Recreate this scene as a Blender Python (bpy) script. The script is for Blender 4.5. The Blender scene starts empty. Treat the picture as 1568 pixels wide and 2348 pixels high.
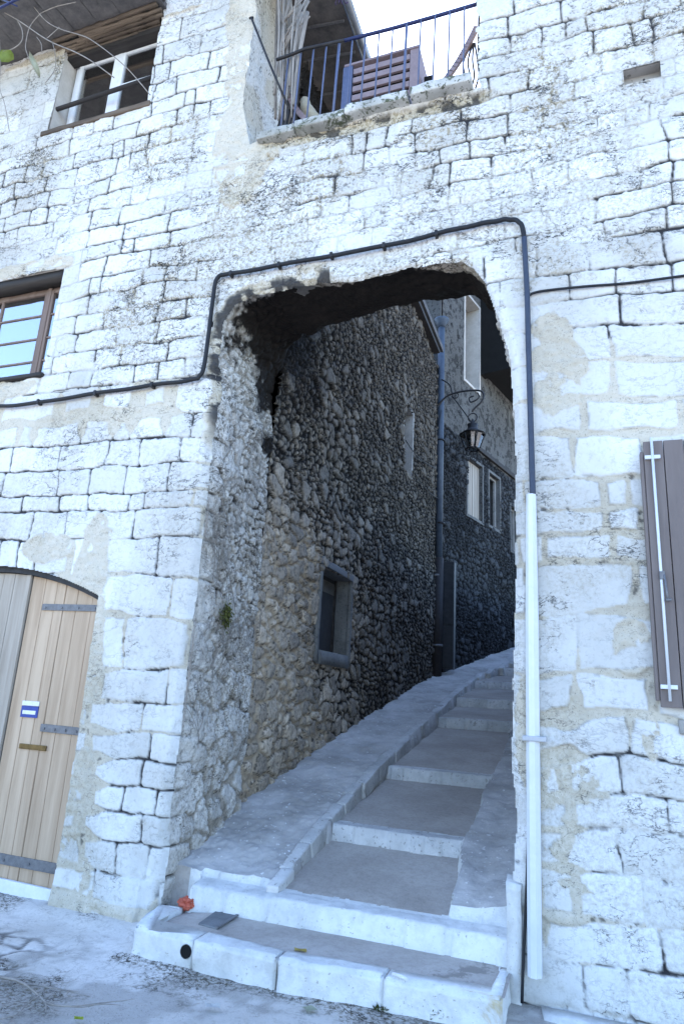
import bpy, bmesh, math, random
import numpy as np
from mathutils import Vector, Matrix, noise as mnoise

R = math.radians
SC = bpy.context.scene
COL = SC.collection

# ------------------------------------------------------------------ camera, sky, sun, exposure
CAMPOS = np.array([0.0, -4.5, 1.62])
PW, PH, FPX = 1568.0, 2348.0, 1527.3
YAW, PITCH, ROLL = .354244, .269951, .0582556
cy, sy, cp, sp = math.cos(YAW), math.sin(YAW), math.cos(PITCH), math.sin(PITCH)
FWD = np.array([-sy*cp, cy*cp, sp]); r0 = np.array([cy, sy, 0.]); u0 = np.cross(r0, FWD)
RGT = math.cos(ROLL)*r0 + math.sin(ROLL)*u0
UPV = -math.sin(ROLL)*r0 + math.cos(ROLL)*u0
cam = bpy.data.cameras.new('camera'); camo = bpy.data.objects.new('camera', cam); COL.objects.link(camo)
m = Matrix(((RGT[0], UPV[0], -FWD[0], CAMPOS[0]), (RGT[1], UPV[1], -FWD[1], CAMPOS[1]), (RGT[2], UPV[2], -FWD[2], CAMPOS[2]), (0, 0, 0, 1)))
camo.matrix_world = m
cam.sensor_fit = 'VERTICAL'; cam.sensor_height = 24.0; cam.lens = 24.0*FPX/PH
cam.clip_start = .05; cam.clip_end = 500
SC.camera = camo

SUN_EL, SUN_AZ = 50.0, -42.0          # behind the house, to the left (azimuth from +Y towards +X)
world = bpy.data.worlds.new('World'); SC.world = world; world.use_nodes = True
wn = world.node_tree.nodes; wl = world.node_tree.links; wn.clear()
sky = wn.new('ShaderNodeTexSky'); sky.sky_type = 'NISHITA'; sky.sun_disc = False
sky.sun_elevation = R(SUN_EL); sky.sun_rotation = R(SUN_AZ); sky.air_density = 1.0; sky.dust_density = .9; sky.ozone_density = 1.6
bg = wn.new('ShaderNodeBackground'); bg.inputs[1].default_value = .15
tint = wn.new('ShaderNodeMix'); tint.data_type = 'RGBA'; tint.blend_type = 'MULTIPLY'; tint.inputs[0].default_value = 1.0
tint.inputs[7].default_value = (.915, .98, 1.06, 1); wl.new(sky.outputs[0], tint.inputs[6])
wo = wn.new('ShaderNodeOutputWorld'); wl.new(tint.outputs[2], bg.inputs[0]); wl.new(bg.outputs[0], wo.inputs[0])
sun = bpy.data.lights.new('sun', 'SUN'); sun.energy = 3.0; sun.angle = R(.5); sun.color = (1, .95, .88)
suno = bpy.data.objects.new('sun', sun); COL.objects.link(suno)
sd = Vector((math.sin(R(SUN_AZ))*math.cos(R(SUN_EL)), math.cos(R(SUN_AZ))*math.cos(R(SUN_EL)), math.sin(R(SUN_EL))))
suno.rotation_euler = sd.to_track_quat('Z', 'Y').to_euler(); suno.location = (0, 0, 25)
SC.view_settings.view_transform = 'Standard'; SC.view_settings.look = 'None'
SC.view_settings.exposure = 2.40; SC.view_settings.gamma = 1.0
SC.render.engine = 'CYCLES'
SC.cycles.max_bounces = 6; SC.cycles.diffuse_bounces = 4; SC.cycles.use_denoising = True

def at(px, py, axis, val):
    """point of a real plane (axis = val) seen at a pixel of the photograph"""
    d = FPX*FWD + (px-PW/2)*RGT - (py-PH/2)*UPV
    t = (val-CAMPOS[axis])/d[axis]
    return Vector(CAMPOS + t*d)

# ------------------------------------------------------------------ numeric noise
_rs = np.random.RandomState(7)
_T = _rs.rand(512, 512).astype(np.float32)
def vn(x, y, s=0):
    x = np.asarray(x, np.float64)+s*17.31; y = np.asarray(y, np.float64)+s*9.17
    xi = np.floor(x).astype(np.int64); yi = np.floor(y).astype(np.int64)
    fx = x-xi; fy = y-yi; fx = fx*fx*(3-2*fx); fy = fy*fy*(3-2*fy)
    a = _T[xi & 511, yi & 511]; b = _T[(xi+1) & 511, yi & 511]; c = _T[xi & 511, (yi+1) & 511]; d = _T[(xi+1) & 511, (yi+1) & 511]
    return ((a*(1-fx)+b*fx)*(1-fy)+(c*(1-fx)+d*fx)*fy)*2-1
def fbm(x, y, f=1., o=4, s=0, g=.5):
    r = 0; a = 1.; t = 0
    for k in range(o):
        r = r+a*vn(x*f, y*f, s+k*3.7); t += a; a *= g; f *= 2.03
    return r/t*1.6
def rnd(i, j, s=0):
    return _T[(i*73+s*131) & 511, (j*151+s*57+i*3) & 511]
def voro(x, y, s=0):
    """x, y in cells -> (distance to nearest edge, cell random, cell random 2)"""
    xi = np.floor(x).astype(np.int64); yi = np.floor(y).astype(np.int64)
    F1 = np.full(x.shape, 9.); F2 = np.full(x.shape, 9.); r1 = np.zeros(x.shape); r2 = np.zeros(x.shape)
    for dx in (-1, 0, 1):
        for dy in (-1, 0, 1):
            i = xi+dx; j = yi+dy
            qx = i+.12+.76*rnd(i, j, s); qy = j+.12+.76*rnd(i, j, s+1)
            d = np.hypot(x-qx, y-qy)
            c = d < F1
            F2 = np.where(c, F1, np.minimum(F2, d)); r1 = np.where(c, rnd(i, j, s+2), r1); r2 = np.where(c, rnd(i, j, s+3), r2)
            F1 = np.where(c, d, F1)
    return (F2-F1)*.55, r1, r2
def sm(a, b, x):
    t = np.clip((x-a)/(b-a), 0, 1); return t*t*(3-2*t)
def box_in(x, z, x0, x1, z0, z1, f=.1):
    return sm(x0-f, x0+f, x)*(1-sm(x1-f, x1+f, x))*sm(z0-f, z0+f, z)*(1-sm(z1-f, z1+f, z))

# ------------------------------------------------------------------ materials
def nmat(name):
    mt = bpy.data.materials.new(name); mt.use_nodes = True
    nt = mt.node_tree; nt.nodes.clear()
    out = nt.nodes.new('ShaderNodeOutputMaterial'); b = nt.nodes.new('ShaderNodeBsdfPrincipled')
    nt.links.new(b.outputs[0], out.inputs[0])
    return mt, nt, b
def N(nt, t, **k):
    n = nt.nodes.new(t)
    for a, v in k.items(): setattr(n, a, v)
    return n
def lk(nt, a, b): nt.links.new(a, b)
def texc(nt, scale=(1, 1, 1), rot=(0, 0, 0)):
    tc = N(nt, 'ShaderNodeTexCoord'); mp = N(nt, 'ShaderNodeMapping'); mp.inputs['Scale'].default_value = scale; mp.inputs['Rotation'].default_value = rot
    lk(nt, tc.outputs['Object'], mp.inputs[0]); return mp.outputs[0]
def tnoise(nt, vec, scale, detail=6, rough=.6, dist=0):
    n = N(nt, 'ShaderNodeTexNoise'); n.inputs['Scale'].default_value = scale; n.inputs['Detail'].default_value = detail
    n.inputs['Roughness'].default_value = rough; n.inputs['Distortion'].default_value = dist
    if vec: lk(nt, vec, n.inputs['Vector'])
    return n.outputs['Fac']
def ramp(nt, fac, stops):
    r = N(nt, 'ShaderNodeValToRGB'); e = r.color_ramp.elements
    while len(e) > 1: e.remove(e[-1])
    e[0].position = stops[0][0]; e[0].color = (*stops[0][1], 1) if len(stops[0][1]) == 3 else stops[0][1]
    for p, c in stops[1:]:
        x = e.new(p); x.color = (*c, 1)
    lk(nt, fac, r.inputs[0]); return r.outputs[0]
def mix(nt, fac, a, b, mode='MIX'):
    mx = N(nt, 'ShaderNodeMix', data_type='RGBA', blend_type=mode)
    for s, v in ((0, fac), (6, a), (7, b)):
        if isinstance(v, (int, float)): mx.inputs[s].default_value = v
        elif isinstance(v, tuple): mx.inputs[s].default_value = (*v, 1)
        else: lk(nt, v, mx.inputs[s])
    return mx.outputs[2]
def mth(nt, op, a, b=None, clamp=False):
    n = N(nt, 'ShaderNodeMath', operation=op, use_clamp=clamp)
    for s, v in ((0, a), (1, b)):
        if v is None: continue
        if isinstance(v, (int, float)): n.inputs[s].default_value = v
        else: lk(nt, v, n.inputs[s])
    return n.outputs[0]
def bump(nt, b, h, strength=.5, dist=.01):
    n = N(nt, 'ShaderNodeBump'); n.inputs['Strength'].default_value = strength; n.inputs['Distance'].default_value = dist
    lk(nt, h, n.inputs['Height']); lk(nt, n.outputs[0], b.inputs['Normal'])
g3 = lambda v: (v, v, v)

def mat_masonry(name, stone, stone2, mortar, crack, dirt, webs=True, bs=.6):
    """vertex mask: r mortar, g crack, b stone tone, a dirt / lichen"""
    mt, nt, b = nmat(name)
    at_ = N(nt, 'ShaderNodeAttribute', attribute_name='msk'); sep = N(nt, 'ShaderNodeSeparateColor'); lk(nt, at_.outputs['Color'], sep.inputs[0])
    v = texc(nt)
    n1 = tnoise(nt, v, 3.0, 5); n2 = tnoise(nt, v, 26, 8, .7); n3 = tnoise(nt, v, 90, 4, .7)
    t = mth(nt, 'ADD', mth(nt, 'MULTIPLY', sep.outputs[2], .7), mth(nt, 'MULTIPLY', n1, .35), True)
    c = mix(nt, t, stone, stone2)
    sp_ = ramp(nt, n2, [(.32, (.62, .60, .56)), (.47, (1, 1, 1))]) if bs < .8 else ramp(nt, n2, [(.36, (.35, .35, .36)), (.50, (.85, .85, .85)), (.62, (1.0, 1.0, 1.0))])
    c = mix(nt, .55 if bs < .8 else .95, c, sp_, 'MULTIPLY')
    mc = mix(nt, n2, mortar, tuple(x*1.5 for x in mortar))
    mc = mix(nt, mth(nt, 'GREATER_THAN', n3, .62), mc, tuple(x*.6 for x in mortar))
    c = mix(nt, sep.outputs[0], c, mc)
    st = tnoise(nt, texc(nt, (1, 1, .55)), .9, 7, .62, .3); c = mix(nt, 1., c, ramp(nt, st, [(.36, (.80, .79, .77)), (.56, (1.03, 1.03, 1.03))]), 'MULTIPLY')
    # specks of lichen and dirt
    dm = mth(nt, 'MULTIPLY', at_.outputs['Alpha'], ramp(nt, tnoise(nt, v, 38, 8, .75, .4), [(.46, g3(0)), (.58, g3(1))]), True)
    c = mix(nt, dm, c, dirt)
    if webs:   # hairline cracks
        vd = N(nt, 'ShaderNodeTexVoronoi', feature='DISTANCE_TO_EDGE'); vd.inputs['Scale'].default_value = 9.0
        wv = N(nt, 'ShaderNodeTexNoise'); wv.inputs['Scale'].default_value = 7; wv.inputs['Detail'].default_value = 5; lk(nt, v, wv.inputs['Vector'])
        vv = N(nt, 'ShaderNodeMix', data_type='VECTOR'); vv.inputs[0].default_value = .22; lk(nt, v, vv.inputs[4]); lk(nt, wv.outputs['Color'], vv.inputs[5])
        lk(nt, vv.outputs[1], vd.inputs['Vector'])
        ed = ramp(nt, vd.outputs[0], [(.0, g3(1)), (.028, g3(0))])
        vs_ = texc(nt, (1, 1, 2.1))
        rd = None
        for sc_, th in ((2.6, .0045), (6.5, .006)):
            rr_ = mth(nt, 'ABSOLUTE', mth(nt, 'SUBTRACT', tnoise(nt, vs_, sc_, 9, .62, .25), .5))
            rr_ = ramp(nt, rr_, [(.0, g3(1)), (th, g3(1)), (th*2.2, g3(0))])
            gt = ramp(nt, tnoise(nt, v, sc_*.55, 5, .75), [(.49, g3(0)), (.57, g3(1))])
            rr_ = mth(nt, 'MULTIPLY', rr_, gt); rd = rr_ if rd is None else mth(nt, 'MAXIMUM', rd, rr_)
        rd = mth(nt, 'MULTIPLY', rd, mth(nt, 'ADD', mth(nt, 'MULTIPLY', at_.outputs['Alpha'], 1.6), .25), True)
        gate = ramp(nt, tnoise(nt, v, 2.3, 5, .7), [(.50, g3(0)), (.60, g3(1))])
        wb = mth(nt, 'MULTIPLY', mth(nt, 'MULTIPLY', ed, gate), mth(nt, 'ADD', at_.outputs['Alpha'], .12), True)
        wb = mth(nt, 'MAXIMUM', wb, rd); c = mix(nt, mth(nt, 'MULTIPLY', wb, 1.1, True), c, crack)
    c = mix(nt, sep.outputs[1], c, crack)
    lk(nt, c, b.inputs['Base Color']); b.inputs['Roughness'].default_value = .92; b.inputs['Specular IOR Level'].default_value = .2
    hh = mth(nt, 'ADD', n2, mth(nt, 'MULTIPLY', n3, .4))
    bump(nt, b, hh, bs, .012)
    return mt
def mat_plain(name, c1, c2, scale=8, rough=.8, metal=0., bs=.3, stretch=(1, 1, 1), spec=.3, bd=.004):
    mt, nt, b = nmat(name); v = texc(nt, stretch)
    n1 = tnoise(nt, v, scale, 7, .65); n2 = tnoise(nt, v, scale*5, 5, .7)
    f = ramp(nt, mth(nt, 'ADD', mth(nt, 'MULTIPLY', n1, .7), mth(nt, 'MULTIPLY', n2, .3)), [(.36, g3(0)), (.64, g3(1))])
    lk(nt, mix(nt, f, c1, c2), b.inputs['Base Color']); b.inputs['Roughness'].default_value = rough; b.inputs['Metallic'].default_value = metal
    b.inputs['Specular IOR Level'].default_value = spec
    bump(nt, b, mth(nt, 'ADD', n1, n2), bs, bd)
    return mt
def mat_speck(name, c1, c2, c3, scale=60, rough=.9, bs=.5, thr=.62, spots=None):
    mt, nt, b = nmat(name); v = texc(nt)
    n0 = tnoise(nt, v, 1.6, 6, .6); n1 = tnoise(nt, v, scale, 3, .6); n2 = tnoise(nt, v, scale*.22, 7, .7)
    c = mix(nt, ramp(nt, n0, [(.38, g3(0)), (.62, g3(1))]), c1, c2)
    c = mix(nt, ramp(nt, n1, [(thr, g3(0)), (thr+.06, g3(1))]), c, c3)
    c = mix(nt, .5, c, ramp(nt, n2, [(.3, (.6, .6, .6)), (.55, (1, 1, 1))]), 'MULTIPLY')
    if spots:
        c = mix(nt, ramp(nt, tnoise(nt, v, spots[1], 7, .75, .6), [(spots[2], g3(0)), (spots[2]+.05, g3(1))]), c, spots[0])
    lk(nt, c, b.inputs['Base Color']); b.inputs['Roughness'].default_value = rough; b.inputs['Specular IOR Level'].default_value = .25
    bump(nt, b, mth(nt, 'ADD', n1, mth(nt, 'MULTIPLY', n2, 2.)), bs, .006)
    return mt
def mat_wood(name, c1, c2, axis_scale=(1, 1, 1), rough=.75, plank=None, groove=(.03, .025, .02)):
    """plank = (axis index, width, offset)"""
    mt, nt, b = nmat(name); v = texc(nt, axis_scale)
    n1 = tnoise(nt, v, 14, 8, .65, .3); n2 = tnoise(nt, v, 3, 4, .5)
    f = ramp(nt, mth(nt, 'ADD', mth(nt, 'MULTIPLY', n1, .65), mth(nt, 'MULTIPLY', n2, .35)), [(.36, g3(0)), (.64, g3(1))])
    c = mix(nt, f, c1, c2); h = n1
    lk(nt, c, b.inputs['Base Color']); b.inputs['Roughness'].default_value = rough; b.inputs['Specular IOR Level'].default_value = .25
    bump(nt, b, h, .35, .004)
    return mt
def mat_glass(name, tint=(.02, .03, .04), refl=.5, rough=.02):
    mt, nt, b = nmat(name); nt.nodes.remove(b)
    out = [n for n in nt.nodes if n.type == 'OUTPUT_MATERIAL'][0]
    g = N(nt, 'ShaderNodeBsdfGlossy'); g.inputs['Roughness'].default_value = rough; g.inputs['Color'].default_value = (.95, .93, .93, 1)
    t = N(nt, 'ShaderNodeBsdfTransparent'); t.inputs['Color'].default_value = (.55, .6, .62, 1)
    s = N(nt, 'ShaderNodeMixShader'); s.inputs[0].default_value = refl
    v = texc(nt); n1 = tnoise(nt, v, 1.3, 2)
    bp = N(nt, 'ShaderNodeBump'); bp.inputs['Strength'].default_value = .12; bp.inputs['Distance'].default_value = .02; lk(nt, n1, bp.inputs['Height']); lk(nt, bp.outputs[0], g.inputs['Normal'])
    lk(nt, t.outputs[0], s.inputs[1]); lk(nt, g.outputs[0], s.inputs[2]); lk(nt, s.outputs[0], out.inputs[0])
    return mt

M = {}
M['facade'] = mat_masonry('limestone_blocks', (.51, .505, .485), (.68, .68, .67), (.40, .365, .30), (.03, .03, .033), (.26, .22, .14), bs=.45)
M['jamb'] = mat_masonry('weathered_rubble', (.40, .375, .34), (.70, .67, .62), (.27, .24, .20), (.035, .03, .025), (.13, .105, .07))
M['rubble'] = mat_masonry('depth_shaded_rubble', (.035, .036, .04), (.72, .60, .46), (.36, .29, .21), (.008, .007, .007), (.03, .027, .024), webs=False, bs=.9)  # warm near stones; the dark end holds the dimness deeper in the alley
M['farrubble'] = mat_masonry('far_shaded_rubble', (.035, .038, .044), (.20, .205, .21), (.10, .098, .094), (.006, .006, .007), (.02, .02, .02), webs=True, bs=1.)  # darker rubble for the far house, alley shade put into its colour
M['backrubble'] = mat_plain('back_rubble', (.10, .095, .09), (.20, .185, .165), 5, .95, bs=1., bd=.03)
M['soffit'] = mat_masonry('sooty_soffit', (.05, .042, .035), (.085, .072, .06), (.045, .038, .032), (.01, .008, .007), (.015, .012, .01), webs=False, bs=.9)
M['plaster'] = mat_speck('old_plaster', (.11, .11, .108), (.17, .168, .16), (.06, .058, .055), 30, .95, .9, .6)
M['render'] = mat_speck('grey_render', (.26, .25, .235), (.38, .365, .345), (.18, .17, .155), 24, .95, .6, .6)
M['reveal'] = mat_plain('limewashed_reveal', (.42, .39, .35), (.56, .53, .49), 5, .9)
M['street'] = mat_speck('worn_street_concrete', (.30, .30, .29), (.44, .44, .42), (.22, .215, .2), 45, .9, .6, .62, spots=((.10, .085, .06), 1.7, .62))
M['kerb'] = mat_speck('pale_kerb_stone', (.54, .54, .52), (.68, .68, .66), (.40, .38, .34), 50, .85, .6, .64, spots=((.47, .40, .27), 1.1, .60))
M['stepstone'] = mat_speck('step_nose_stone', (.40, .395, .38), (.58, .57, .55), (.30, .29, .27), 34, .9, 1., .6, spots=((.27, .26, .24), 5., .60))
M['asphalt'] = mat_speck('fine_asphalt', (.33, .295, .26), (.43, .39, .35), (.52, .49, .46), 130, .88, .5, .66, spots=((.25, .225, .20), 1.5, .60))
M['ramp'] = mat_speck('ramp_concrete', (.33, .315, .295), (.50, .48, .46), (.66, .65, .63), 26, .9, .9, .63)
M['door'] = mat_wood('bleached_door_wood', (.31, .215, .14), (.50, .375, .265), (1, 1, .06))
M['doorgrey'] = mat_wood('grey_door_wood', (.25, .21, .17), (.43, .38, .32), (1, 1, .06))
M['brownpaint'] = mat_wood('brown_painted_boards', (.13, .105, .097), (.175, .145, .135), (1, 1, .1), .55)
M['purplebrown'] = mat_plain('brown_painted_metal', (.10, .075, .085), (.135, .105, .115), 12, .5)
M['mauve'] = mat_plain('mauve_painted_slats', (.20, .155, .165), (.26, .205, .215), 12, .55)
M['darktimber'] = mat_wood('dark_old_timber', (.02, .018, .018), (.05, .045, .042), (.1, 1, 1))
M['rottimber'] = mat_wood('rotten_timber', (.05, .037, .028), (.17, .13, .095), (.12, 1, 1))
M['tile'] = mat_plain('roof_tile', (.06, .058, .06), (.13, .12, .115), 7, .8)
M['gutter'] = mat_plain('zinc_gutter', (.20, .22, .25), (.30, .32, .35), 10, .4, .6)
M['iron'] = mat_plain('dark_iron', (.015, .015, .018), (.035, .033, .033), 20, .55, .3)
M['strap'] = mat_plain('galvanised_strap', (.12, .12, .125), (.20, .20, .21), 25, .6, .5)
M['railing'] = mat_plain('blue_grey_railing', (.07, .09, .16), (.11, .13, .21), 25, .5, .2)
M['handrail'] = mat_plain('dark_blue_handrail', (.01, .015, .06), (.02, .03, .10), 25, .45, .1)
M['whiteplastic'] = mat_plain('white_plastic', (.52, .54, .56), (.60, .62, .64), 6, .4, bs=.05, spec=.5)
M['whitepaint'] = mat_plain('white_window_paint', (.60, .62, .64), (.72, .73, .74), 9, .5, bs=.1)
M['brownframe'] = mat_wood('brown_window_wood', (.13, .09, .07), (.22, .16, .13), (1, 1, .1), .6)
M['bluepipe'] = mat_plain('blue_grey_pipe', (.045, .06, .085), (.075, .095, .125), 8, .5, .2)
M['pipedark'] = mat_plain('dark_cast_pipe', (.02, .018, .018), (.035, .03, .03), 20, .7, .2)
M['cable'] = mat_plain('black_cable', (.008, .009, .012), (.016, .017, .02), 30, .6)
M['cableblue'] = mat_plain('blue_black_sheath', (.025, .035, .06), (.04, .052, .08), 20, .5)
M['glass'] = mat_glass('window_glass', refl=.5)
M['glassdark'] = mat_glass('dark_window_glass', refl=.40)
M['lampglass'] = mat_glass('lantern_glass', refl=.1)
M['room'] = mat_plain('dark_room', (.03, .03, .032), (.05, .05, .052), 3, .95)
M['curtain'] = mat_plain('net_curtain', (.35, .36, .38), (.45, .46, .48), 20, .9, stretch=(1, 1, .1))
M['greenleaf'] = mat_plain('green_leaf', (.18, .24, .04), (.27, .33, .08), 12, .6)
M['paleleaf'] = mat_plain('pale_leaf', (.36, .38, .27), (.46, .47, .36), 12, .6)
M['twig'] = mat_plain('dry_twig', (.17, .15, .13), (.30, .27, .24), 12, .9)
M['cane'] = mat_plain('dry_cane', (.14, .125, .11), (.34, .31, .28), 10, .85, stretch=(1, 1, .2))
M['moss'] = mat_plain('moss', (.05, .06, .015), (.11, .11, .03), 25, 1.)
M['weed'] = mat_plain('weed_leaf', (.035, .05, .015), (.08, .09, .03), 12, .8)
M['redbag'] = mat_plain('red_crumpled_plastic', (.33, .06, .035), (.50, .13, .08), 14, .45, bs=.6)
M['yellow'] = mat_plain('yellow_leaf', (.45, .33, .08), (.55, .45, .16), 14, .7)
M['paper'] = mat_plain('white_paper', (.55, .55, .54), (.68, .68, .66), 14, .8)
M['bluepaper'] = mat_plain('blue_sticker', (.02, .04, .20), (.03, .06, .27), 14, .5)
M['slate'] = mat_speck('hatch_steel', (.10, .105, .11), (.17, .175, .18), (.07, .07, .07), 60, .6, .4)
M['pvc'] = mat_plain('pale_wall', (.3, .3, .3), (.36, .36, .36), 10, .7)
M['coping'] = mat_speck('worn_coping_stone', (.26, .26, .235), (.54, .54, .52), (.12, .125, .10), 30, .9, .8, .58, spots=((.07, .08, .05), 3.5, .56))
M['black'] = mat_plain('black_void', (.006, .006, .006), (.01, .01, .01), 5, 1.)
M['blanket'] = mat_plain('beige_cloth', (.32, .28, .2), (.45, .4, .3), 10, .9)
M['cabinet'] = mat_plain('dark_cabinet', (.015, .018, .022), (.03, .033, .04), 12, .6, .2)

# ------------------------------------------------------------------ object helpers
ORG = {}
def thing(name, loc, label=None, cat=None, group=None, kind=None):
    o = bpy.data.objects.new(name, None); COL.objects.link(o); o.location = loc; o.empty_display_size = .1
    ORG[o.name] = Vector(loc); tag(o, label, cat, group, kind); return o
def tag(o, label=None, cat=None, group=None, kind=None):
    if label: o['label'] = label
    if cat: o['category'] = cat
    if group: o['group'] = group
    if kind: o['kind'] = kind
    return o
def link(name, me, parent=None, label=None, cat=None, group=None, kind=None):
    """mesh given in world coordinates; moved into the frame of its parent or to its own base"""
    o = bpy.data.objects.new(name, me); COL.objects.link(o)
    n = len(me.vertices); co = np.empty(n*3, np.float32); me.vertices.foreach_get('co', co); co = co.reshape(-1, 3)
    if parent is not None:
        org = ORG[parent.name]; o.parent = parent
    else:
        mn = co.min(0); mx = co.max(0); org = Vector(((mn[0]+mx[0])/2, (mn[1]+mx[1])/2, mn[2])); o.location = org
    ORG[o.name] = Vector(org)
    me.vertices.foreach_set('co', (co-np.array(org, np.float32)).astype(np.float32).ravel()); me.update()
    return tag(o, label, cat, group, kind)

class MB:
    def __init__(s): s.bm = bmesh.new(); s.mi = 0
    def _new(s, n0):
        for f in list(s.bm.faces)[n0:]: f.material_index = s.mi
    def box(s, a, b, bev=0.):
        """axis box from corner a to b"""
        a = Vector(a); b = Vector(b); c = (a+b)/2; d = b-a
        mat = Matrix.Translation(c) @ Matrix.Diagonal((abs(d.x), abs(d.y), abs(d.z), 1))
        return s.mbox(mat, bev)
    def mbox(s, mat, bev=0.):
        n0 = len(s.bm.faces)
        r = bmesh.ops.create_cube(s.bm, size=1, matrix=mat)
        if bev:
            es = list({e for v in r['verts'] for e in v.link_edges})
            bmesh.ops.bevel(s.bm, geom=es, offset=bev, segments=2, affect='EDGES', profile=.7)
        s._new(n0); return s
    def beam(s, p, q, w, h, up=(0, 0, 1), bev=0.):
        p = Vector(p); q = Vector(q); d = q-p; L = d.length; x = d.normalized(); z = Vector(up); y = z.cross(x)
        if y.length < 1e-4: y = Vector((0, 1, 0)).cross(x)
        y.normalize(); z = x.cross(y)
        m_ = Matrix((( x.x*L, y.x*w, z.x*h, (p.x+q.x)/2), (x.y*L, y.y*w, z.y*h, (p.y+q.y)/2), (x.z*L, y.z*w, z.z*h, (p.z+q.z)/2), (0, 0, 0, 1)))
        return s.mbox(m_, bev)
    def tube(s, pts, r, seg=8, cap=True, smooth=True):
        pts = [Vector(p) for p in pts]; n = len(pts)
        rr = r if isinstance(r, (list, tuple)) else [r]*n
        rings = []; prev = None; n0 = len(s.bm.faces)
        for i, p in enumerate(pts):
            t = (pts[min(i+1, n-1)]-pts[max(i-1, 0)]).normalized()
            if prev is None:
                a = Vector((0, 0, 1)) if abs(t.z) < .9 else Vector((1, 0, 0)); u = t.cross(a).normalized()
            else:
                u = (prev-t*prev.dot(t)).normalized()
            prev = u; w = t.cross(u)
            rings.append([s.bm.verts.new(p+(u*math.cos(2*math.pi*k/seg)+w*math.sin(2*math.pi*k/seg))*rr[i]) for k in range(seg)])
        for i in range(n-1):
            for k in range(seg):
                f = s.bm.faces.new((rings[i][k], rings[i][(k+1) % seg], rings[i+1][(k+1) % seg], rings[i+1][k])); f.smooth = smooth
        if cap:
            s.bm.faces.new(list(reversed(rings[0]))); s.bm.faces.new(rings[-1])
        s._new(n0); return s
    def prism(s, poly, z0, z1, axis=2):
        """poly in the other two axes (in order), extruded along axis"""
        def P(u, v, w):
            return Vector((w, u, v)) if axis == 0 else Vector((u, w, v)) if axis == 1 else Vector((u, v, w))
        n0 = len(s.bm.faces)
        A = [s.bm.verts.new(P(u, v, z0)) for u, v in poly]; B = [s.bm.verts.new(P(u, v, z1)) for u, v in poly]
        s.bm.faces.new(A); s.bm.faces.new(list(reversed(B))); n = len(poly)
        for i in range(n): s.bm.faces.new((A[i], A[(i+1) % n], B[(i+1) % n], B[i]))
        s._new(n0); return s
    def quad(s, *ps):
        n0 = len(s.bm.faces); s.bm.faces.new([s.bm.verts.new(Vector(p)) for p in ps]); s._new(n0); return s
    def rough(s, amp=.01, f=6., cuts=3, seed=0., maxlen=.08):
        for _ in range(cuts):
            es = [e for e in s.bm.edges if e.calc_length() > maxlen]
            if not es: break
            bmesh.ops.subdivide_edges(s.bm, edges=es, cuts=1, use_grid_fill=True)
        s.bm.normal_update()
        off = {}
        for v in s.bm.verts:
            p = v.co*f+Vector((seed*7.1, seed*3.3, seed))
            off[v] = v.normal*(mnoise.noise(p)+.5*mnoise.noise(p*2.3))*amp
        for v, d in off.items(): v.co += d
        for fc in s.bm.faces: fc.smooth = True
        return s
    def build(s, name, mats, parent=None, **k):
        bmesh.ops.recalc_face_normals(s.bm, faces=s.bm.faces)
        me = bpy.data.meshes.new(name); s.bm.to_mesh(me); s.bm.free()
        for mt in (mats if isinstance(mats, (list, tuple)) else [mats]): me.materials.append(mt)
        return link(name, me, parent, **k)

def gridmesh(name, P, keep, msk, mat, parent=None, flip=False, **k):
    """P (n, m, 3) positions, keep (n-1, m-1) faces, msk (n, m, 4) vertex mask"""
    n, m_ = P.shape[:2]
    idx = np.arange(n*m_).reshape(n, m_)
    f = np.stack([idx[:-1, :-1], idx[1:, :-1], idx[1:, 1:], idx[:-1, 1:]], -1)[keep]
    if flip: f = f[:, ::-1]
    used, inv = np.unique(f.ravel(), return_inverse=True); f = inv.reshape(-1, 4)
    co = P.reshape(-1, 3)[used].astype(np.float32)
    me = bpy.data.meshes.new(name); me.vertices.add(len(co)); me.vertices.foreach_set('co', co.ravel())
    nf = len(f); me.loops.add(nf*4); me.loops.foreach_set('vertex_index', f.ravel().astype(np.int32))
    me.polygons.add(nf); me.polygons.foreach_set('loop_start', np.arange(0, nf*4, 4, dtype=np.int32))
    me.update(calc_edges=True); me.polygons.foreach_set('use_smooth', np.ones(nf, bool))
    if msk is not None:
        a = me.attributes.new('msk', 'FLOAT_COLOR', 'POINT'); a.data.foreach_set('color', msk.reshape(-1, 4)[used].astype(np.float32).ravel())
    for mt in (mat if isinstance(mat, (list, tuple)) else [mat]): me.materials.append(mt)
    return link(name, me, parent, **k)

def polydist(X, Z, pts):
    D = np.full(X.shape, 9.)
    for (ax, az), (bx, bz) in zip(pts[:-1], pts[1:]):
        dx, dz = bx-ax, bz-az; L = dx*dx+dz*dz+1e-12
        t = np.clip(((X-ax)*dx+(Z-az)*dz)/L, 0, 1)
        D = np.minimum(D, np.hypot(X-ax-t*dx, Z-az-t*dz))
    return D
def polyin(X, Z, pts):
    ins = np.zeros(X.shape, bool); n = len(pts)
    for i in range(n):
        ax, az = pts[i]; bx, bz = pts[(i+1) % n]
        if az == bz: continue
        c = ((az > Z) != (bz > Z)) & (X < (bx-ax)*(Z-az)/(bz-az)+ax)
        ins ^= c
    return ins

# ------------------------------------------------------------------ the stone house: front wall
house = thing('stone_house', (-2.9, .3, 0), 'old pale limestone block house pierced by the dark covered alley, with a terrace above it', 'house')

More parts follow.
